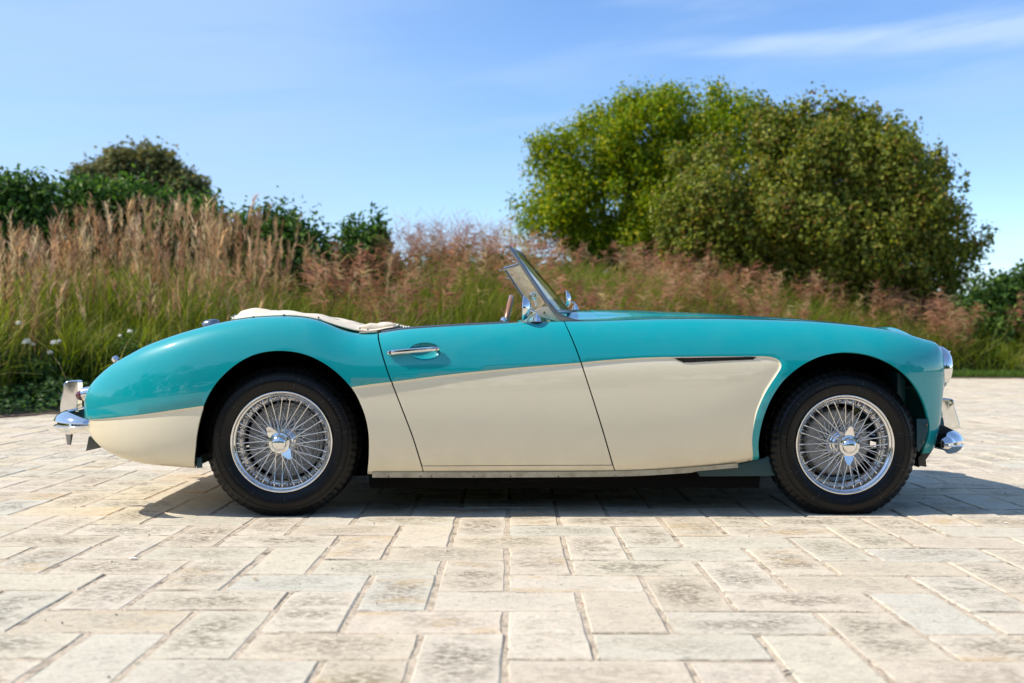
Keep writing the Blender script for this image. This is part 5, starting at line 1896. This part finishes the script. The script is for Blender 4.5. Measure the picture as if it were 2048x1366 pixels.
for t in (0.0, 2.09, 4.19):
    cdir = dirv * math.cos(t) + np.array([0, 1, 0]) * math.sin(t)
    sweep('wheel_spoke', [ctr + nrm * -.02, ctr + cdir * rr], [(-.009, -.002), (.009, -.002), (.009, .002), (-.009, .002)], m_chrome, swr, up=tuple(nrm))
sweep('column', [ctr, ctr - nrm * .0 + np.array([.30, 0, -.12])], circ(.018, 10), m_gloss_black, swr)
lathe('horn_boss', [(0, -.02), (.03, -.015), (.036, .01), (0, .012)], 20, m_chrome, swr, axis='x', loc=ctr)
q = un(1006, 642, .20)
sweep('gear_lever', [(q[0], .05, .45), (q[0], .05, q[2])], circ(.006, 8), m_chrome, car, up=(1, 0, 0))
lathe('gear_knob', [(0, -.017), (.012, -.013), (.017, 0), (.012, .013), (0, .017)], 16, m_chrome, car, axis='z', loc=(q[0], .05, q[2]))
for yy in (-.30, .30):
    st = bpy.data.objects.new('seat', None); COL.objects.link(st); st.parent = car; st.location = (.72, yy, 0)
    new_obj('cushion', box_mesh('cushion', (-.18, -.22, .26), (.28, .22, .40), .05, 4), st, mats=[m_trim])
    bk = new_obj('backrest', box_mesh('backrest', (-.06, -.22, 0), (.06, .22, .34), .05, 4), st, (-.17, 0, .36), [m_trim]); bk.rotation_euler = (0, R(-14), 0)
new_obj('cockpit_floor', box_mesh('cockpit_floor', (.35, -.62, .212), (1.5, .62, .235), .004), car, mats=[m_trim])
new_obj('rear_bulkhead', box_mesh('rear_bulkhead', (x_tonn - .02, -.39, .22), (x_tonn + .01, .39, float(ztop(x_tonn)) - .03), .004), car, mats=[m_trim])

# ---- folded tonneau cover
edge_px = [(462, 640.5), (480, 637.0), (530, 632.0), (575, 630.5), (610, 633), (640, 639), (665, 647), (690, 654.5), (715, 660.5), (735, 662), (755, 660), (772, 656.5), (790, 653.5)]
top_tpx = [(462, 640), (468, 636.5), (478, 631), (505, 625), (530, 621.7), (545, 622.5), (565, 626.5), (600, 627.5), (630, 631), (665, 640), (695, 645), (715, 652), (730, 655), (742, 650), (750, 648.8), (757, 650), (765, 647.5), (775, 648), (790, 653)]
Pe = np.array([un(a, b, -.60) for a, b in edge_px]); Ptp = np.array([un(a, b, -.30) for a, b in top_tpx])
Ze = pchip(Pe[:, 0], Pe[:, 2]); Zt2 = pchip(Ptp[:, 0], Ptp[:, 2])
xs_t = np.linspace(Pe[0, 0], Pe[-1, 0], 90)
ws_t = np.linspace(-1, 1, 61)
def ton(x, w):
    t = 1 - np.abs(w)
    ye = ycr(x) - 0.006 - 0.028 * ss((x - Pe[7, 0]) / .15)
    z = Ze(x) + (np.maximum(Zt2(x) - Ze(x), 0)) * ss(t / .30) + 0.004
    z = z + 0.004 * np.sin(w * 23 + x * 9) * ss((t - .05) / .2) + 0.003 * np.sin(x * 40 + w * 5) * ss((t - .05) / .2)
    return np.stack([x, w * ye, z], -1)
U, W = np.meshgrid(xs_t, ws_t, indexing='ij')
T1 = ton(U, W)
T2 = T1.copy(); T2[..., 2] -= 0.007
nu, nw = U.shape
V = np.vstack([T1.reshape(-1, 3), T2.reshape(-1, 3)])
o2 = nu * nw
F = []
for i in range(nu - 1):
    for j in range(nw - 1):
        a = i * nw + j
        F.append((a, a + nw, a + nw + 1, a + 1)); F.append((a + o2, a + 1 + o2, a + nw + 1 + o2, a + nw + o2))
for i in range(nu - 1):
    for j, fl_ in ((0, 0), (nw - 1, 1)):
        a = i * nw + j; f = (a, a + o2, a + nw + o2, a + nw); F.append(f if not fl_ else f[::-1])
for j in range(nw - 1):
    for i, fl_ in ((0, 1), (nu - 1, 0)):
        a = i * nw + j; f = (a, a + o2, a + 1 + o2, a + 1); F.append(f if not fl_ else f[::-1])
me = poly_mesh('tonneau_cover', V, F, smooth=True); auto_smooth(me, 50)
tc_o = new_obj('tonneau_cover', me, car, mats=[m_cloth])
tc_o['label'] = 'folded cream fabric tonneau cover with press studs'
# rolled hem along the near and far edge and the rolled front bundle
for s in (-1, 1):
    xx = np.linspace(Pe[0, 0] + .02, Pe[-1, 0] - .005, 50)
    P = ton(xx, np.full(50, -1.0)) * (1, -s, 1) + (0, 0, -.004)
    sweep('hem', P, circ(.0055, 8, .004), m_cloth, tc_o, up=(0, 1, 0))
    xx = np.linspace(Pe[8, 0] + .0, Pe[-1, 0], 24)
    P = np.column_stack([xx, np.full(24, -s * -.55), Ze(xx) + .010 + .004 * np.sin(np.linspace(0, 7, 24))])
    sweep('fold', P, circ(.010, 10, .016), m_cloth, tc_o, up=(0, 1, 0), scale=np.clip(np.sin(np.linspace(0.15, 3.0, 24)) * 1.4, .2, 1.1))
    for i, (a, b) in enumerate(((507, 634), (568, 630), (637, 635), (720, 656.5), (736, 659))):
        q = un(a, b, -.615)
        lathe('press_stud', [(0, -.004), (.003, -.004), (.0045, -.001), (.0045, .003)], 10, m_chrome if i != 0 else m_screw, tc_o, loc=(q[0], q[1] if s < 0 else -q[1], q[2]))
for a, b in ((465, 637), (470.5, 634)):
    lathe('turnbuckle', [(0, .010), (.004, .009), (.0055, .005), (.003, .002), (.003, -.006)], 10, m_chrome, tc_o, axis='z', loc=un(a, b, -.50))
P2 = [tuple(un(a, b, -.655)[[0, 2]]) for a, b in ((719, 663.5), (753, 662.5), (753, 665.0), (719, 666.5))]
extrude_poly('strap_end', P2, -.66, -.60, m_cloth, tc_o, .001)

# ---- fuel filler cap
q = un(422, 648.5, -.30)
fc = lathe('fuel_cap', [(0, .022), (.016, .0215), (.028, .018), (.036, .012), (.040, .004), (.040, -.010)], 36, m_alu, car, axis='z', loc=(q[0], -.30, q[2] + .0))
fc.rotation_euler = (0, R(-9), 0)
q = un(231, 718.5, -.02)
lathe('boot_handle', [(0, .016), (.010, .014), (.016, .008), (.016, -.010)], 20, m_chrome, car, axis='z', loc=(q[0], -.02, q[2])).rotation_euler = (0, R(-40), 0)

# ---- rear lamp, over-riders, bumpers
for s in (-1, 1):
    q = un(172, 789, -.50)
    lp = bpy.data.objects.new('tail_lamp', None); COL.objects.link(lp); lp.parent = car
    lp.location = (q[0] - .004, s * .50, q[2]); lp.rotation_euler = (0, R(-14), R(6 * s)); lp.scale = (1.1, 1.1, 1.1)
    lathe('lamp_base', [(.026, .030), (.028, .010), (.027, -.004), (.022, -.007)], 28, m_chrome, lp, axis='x')
    lathe('lens', [(.0215, -.006), (.0215, -.012), (.019, -.022), (.0135, -.031), (.006, -.036), (0, -.037)], 28, m_red, lp, axis='x')
def bumper(name, xs_px, zpx, ydist, sgn, taper, prof, ovx, label):
    """blade swept round the end of the car; sgn -1 rear, +1 front"""
    return None
bh = .047
bprof = np.array([(-.006, -bh), (.012, -.041), (.026, -.029), (.034, -.018), (.0365, -.0135), (.034, -.0105), (.0235, -.0075), (.0225, .002), (.0245, .0045), (.0365, .0065), (.0375, .0095), (.034, .017), (.026, .029), (.012, .040), (-.004, bh), (-.010, .040), (-.010, -.040)])
xa, xb, xc = un(181, 846, -.735)[0], un(124, 845, -.62)[0], un(112, 845, -.42)[0]
zr = un(140, 843.5, -.60)[2]
cps = [(xa, -.742), (xa - .05, -.735), (xb + .052, -.69), (xc + .108, -.60), (xc + .097, -.42), (xc + .094, -.2), (xc + .093, 0)]
C2 = spline2(np.array(cps), 8)
path = np.vstack([C2, (C2 * (1, -1))[::-1][1:]])
path = np.column_stack([path, np.full(len(path), zr)])
L = np.concatenate([[0], np.cumsum(np.linalg.norm(np.diff(path, axis=0), axis=1))]); e = np.minimum(L, L[-1] - L)
scl = 0.34 + 0.66 * np.sin(np.clip(e / .16, 0, 1) * PI2) ** 0.9
def rear_prof_dir(): return bprof * (1, 1)
rb = sweep('rear_bumper', path[::-1], bprof * (1, 1), m_chrome, car, scale=np.column_stack([scl, scl]), ang=28)
xa, xb, xc = un(1880, 880, -.70)[0], un(1915, 880, -.60)[0], un(1926, 880, -.42)[0]
zf = un(1910, 881, -.55)[2]
cps = [(xa + .0, -.715), (xa + .03, -.700), (xb - .075, -.67), (xc - .122, -.59), (xc - .115, -.42), (xc - .112, -.2), (xc - .111, 0)]
C2 = spline2(np.array(cps), 8)
path = np.vstack([C2, (C2 * (1, -1))[::-1][1:]])
path = np.column_stack([path, np.full(len(path), zf)])
L = np.concatenate([[0], np.cumsum(np.linalg.norm(np.diff(path, axis=0), axis=1))]); e = np.minimum(L, L[-1] - L)
scl = 0.42 + 0.60 * np.sin(np.clip(e / .13, 0, 1) * PI2) ** 0.9
fb = sweep('front_bumper', path, bprof * (1, 1.02), m_chrome, car, scale=np.column_stack([scl, scl]), ang=28)
def overrider(name, px_pts, y, parent):
    P2 = spline2(np.array([un(a, b, -abs(y))[[0, 2]] for a, b in px_pts]), 3)[:-1]
    return extrude_poly(name, P2, y - .028, y + .028, m_chrome, parent, .019, 5, 60)
for s in (-1, 1):
    overrider('overrider', [(126, 826), (125, 806), (130, 785), (132, 770), (137, 763), (149, 760.5), (159, 761), (161, 770), (160, 795), (160, 815), (165, 826)], s * .44, rb)
    overrider('overrider', [(1882, 862), (1880, 840), (1875, 820), (1874, 804), (1879, 797), (1895, 796.5), (1902, 800), (1905, 815), (1912, 838), (1919, 862)], s * .44, fb)
    q = un(146, 877, -.40)
    lathe('bumper_bolt', [(0, -.024), (.008, -.023), (.015, .018), (.015, .026), (0, .026)], 18, m_alu, rb, axis='z', loc=(q[0], s * .44, q[2]))
    # irons that carry the bumpers
    P2 = [tuple(un(a, b, -.44)[[0, 2]]) for a, b in ((150, 822), (175, 816), (195, 826), (195, 842), (150, 838))]
    extrude_poly('bumper_iron', P2, s * .42, s * .46, m_wellteal, car, .003)
    P2 = [tuple(un(a, b, -.58)[[0, 2]]) for a, b in ((1862, 858), (1870, 848), (1884, 850), (1904, 860), (1903, 870), (1878, 884), (1868, 888), (1858, 905), (1846, 922), (1834, 934), (1832, 915), (1846, 895))]
    extrude_poly('bumper_iron', P2, s * .60, s * .545, m_gloss_black, car, .004)
    P2 = [tuple(un(a, b, -.55)[[0, 2]]) for a, b in ((1826, 930), (1851, 912), (1853.5, 934))]
    extrude_poly('tow_bracket', P2, s * .55, s * .51, m_gloss_black, car, .002)
    P2 = [tuple(un(a, b, -.45)[[0, 2]]) for a, b in ((181, 872), (175, 901), (201, 895.5), (197, 884))]
    extrude_poly('splash_plate', P2, s * .47, s * .36, m_plate, car, .002)
    # side lamp under the headlamp
    q = un(1872, 828, -.55)
    lp = bpy.data.objects.new('side_lamp', None); COL.objects.link(lp); lp.parent = car; lp.location = (q[0] + .0, s * .55, q[2])
    lathe('lamp_base', [(.030, -.012), (.031, .000), (.027, .006)], 28, m_chrome, lp, axis='x')
    lathe('lens', [(.0265, .004), (.025, .012), (.018, .021), (.009, .025), (0, .0265)], 28, m_lens, lp, axis='x')
    lathe('reflector', [(0, -.004), (.012, 0), (.024, .003)], 20, m_alu, lp, axis='x')
    # headlamp
    q = un(1880, 737, -.53)
    hl = bpy.data.objects.new('headlamp', None); COL.objects.link(hl); hl.parent = car
    hl.location = (q[0] - .014, s * .53, q[2]); hl.rotation_euler = (0, R(5), 0)
    lathe('rim_seal', [(.0985, -.034), (.0998, -.026), (.0975, -.022)], 48, m_rubber, hl, axis='x')
    lathe('chrome_ring', [(.0960, -.028), (.0990, -.024), (.0990, -.004), (.0970, .008), (.0925, .018), (.0875, .026), (.0835, .030), (.0800, .0305), (.0785, .028)], 56, m_chrome, hl, axis='x', ang=40)
    lathe('lens', [(.0795, .028), (.070, .036), (.055, .043), (.035, .048), (.015, .050), (0, .0505)], 56, m_lens, hl, axis='x')
    lathe('reflector', [(.079, .024), (.055, .000), (.03, -.02), (0, -.03)], 40, m_chrome, hl, axis='x')
    lathe('ring_screw', [(0, .006), (.004, .005), (.005, 0), (.005, -.004)], 10, m_chrome, hl, axis='x', loc=(.038, s * .02, .078))
# grille
gr = bpy.data.objects.new('grille', None); COL.objects.link(gr); gr.parent = car
gx = XN - .012; gr.location = (gx, 0, .50)
th = np.linspace(0, 2 * math.pi, 61)[:-1]
P = np.column_stack([0.012 - .03 * (np.cos(th) * .40) ** 2, np.cos(th) * .36, np.sin(th) * .10])
P = np.vstack([P, P[:2]])
sweep('surround', P, circ(.010, 8), m_chrome, gr, up=(1, 0, 0), cap=False)
for i in range(-11, 12):
    y = i * .030
    h = .096 * math.sqrt(max(0, 1 - (y / .36) ** 2))
    sweep('bar', [(.012 - .03 * (y * 1.1) ** 2, y, -h), (.020 - .03 * (y * 1.1) ** 2, y, 0), (.012 - .03 * (y * 1.1) ** 2, y, h)], [(-.003, -.006), (.003, -.006), (.003, .006), (-.003, .006)], m_chrome, gr, up=(1, 0, 0))
new_obj('backing', box_mesh('backing', (-.012, -.34, -.085), (-.004, .34, .085), .002), gr, mats=[m_black])

# ---- wing mirrors
def wing_mirror(s):
    m_ = bpy.data.objects.new('wing_mirror', None); COL.objects.link(m_); m_.parent = car
    b = un(1073.5, 644, -.655); hd = un(1053, 617, -.655)
    m_.location = (b[0], s * .655, b[2])
    d = hd - b
    lathe('mirror_base', [(.0215, -.004), (.0215, .0015), (.019, .004), (.0175, .012), (.0135, .021), (.008, .027), (.007, .034), (0, .036)], 28, m_chrome, m_, axis='z')
    lathe('base_gasket', [(.0235, -.006), (.0235, .0005), (.0210, .0015)], 28, m_rubber, m_, axis='z')
    sweep('stem', [(0, 0, .030), (-.004, 0, .040), (d[0] * .55, 0, d[2] * .85), (d[0] + .01, 0, d[2])], circ(.0045, 10), m_chrome, m_, up=(0, 1, 0))
    h = lathe('mirror_head', [(0, .020), (.014, .0185), (.030, .013), (.042, .004), (.0500, -.008), (.0515, -.013), (.0495, -.0155), (.047, -.0145), (0, -.0135)], 40, m_chrome, m_, axis='x', loc=(d[0], 0, d[2]))
    h.rotation_euler = (0, R(2), R(5 * s))
    return m_
wing_mirror(-1)
fm = wing_mirror(1)
# mirror on the far side of the scuttle, seen past the screen
fm.location = (un(1150, 620, .62)[0], .60, un(1128, 619, .62)[2] - .005)

print('car parts', sum(1 for o in bpy.data.objects if o.parent is not None))
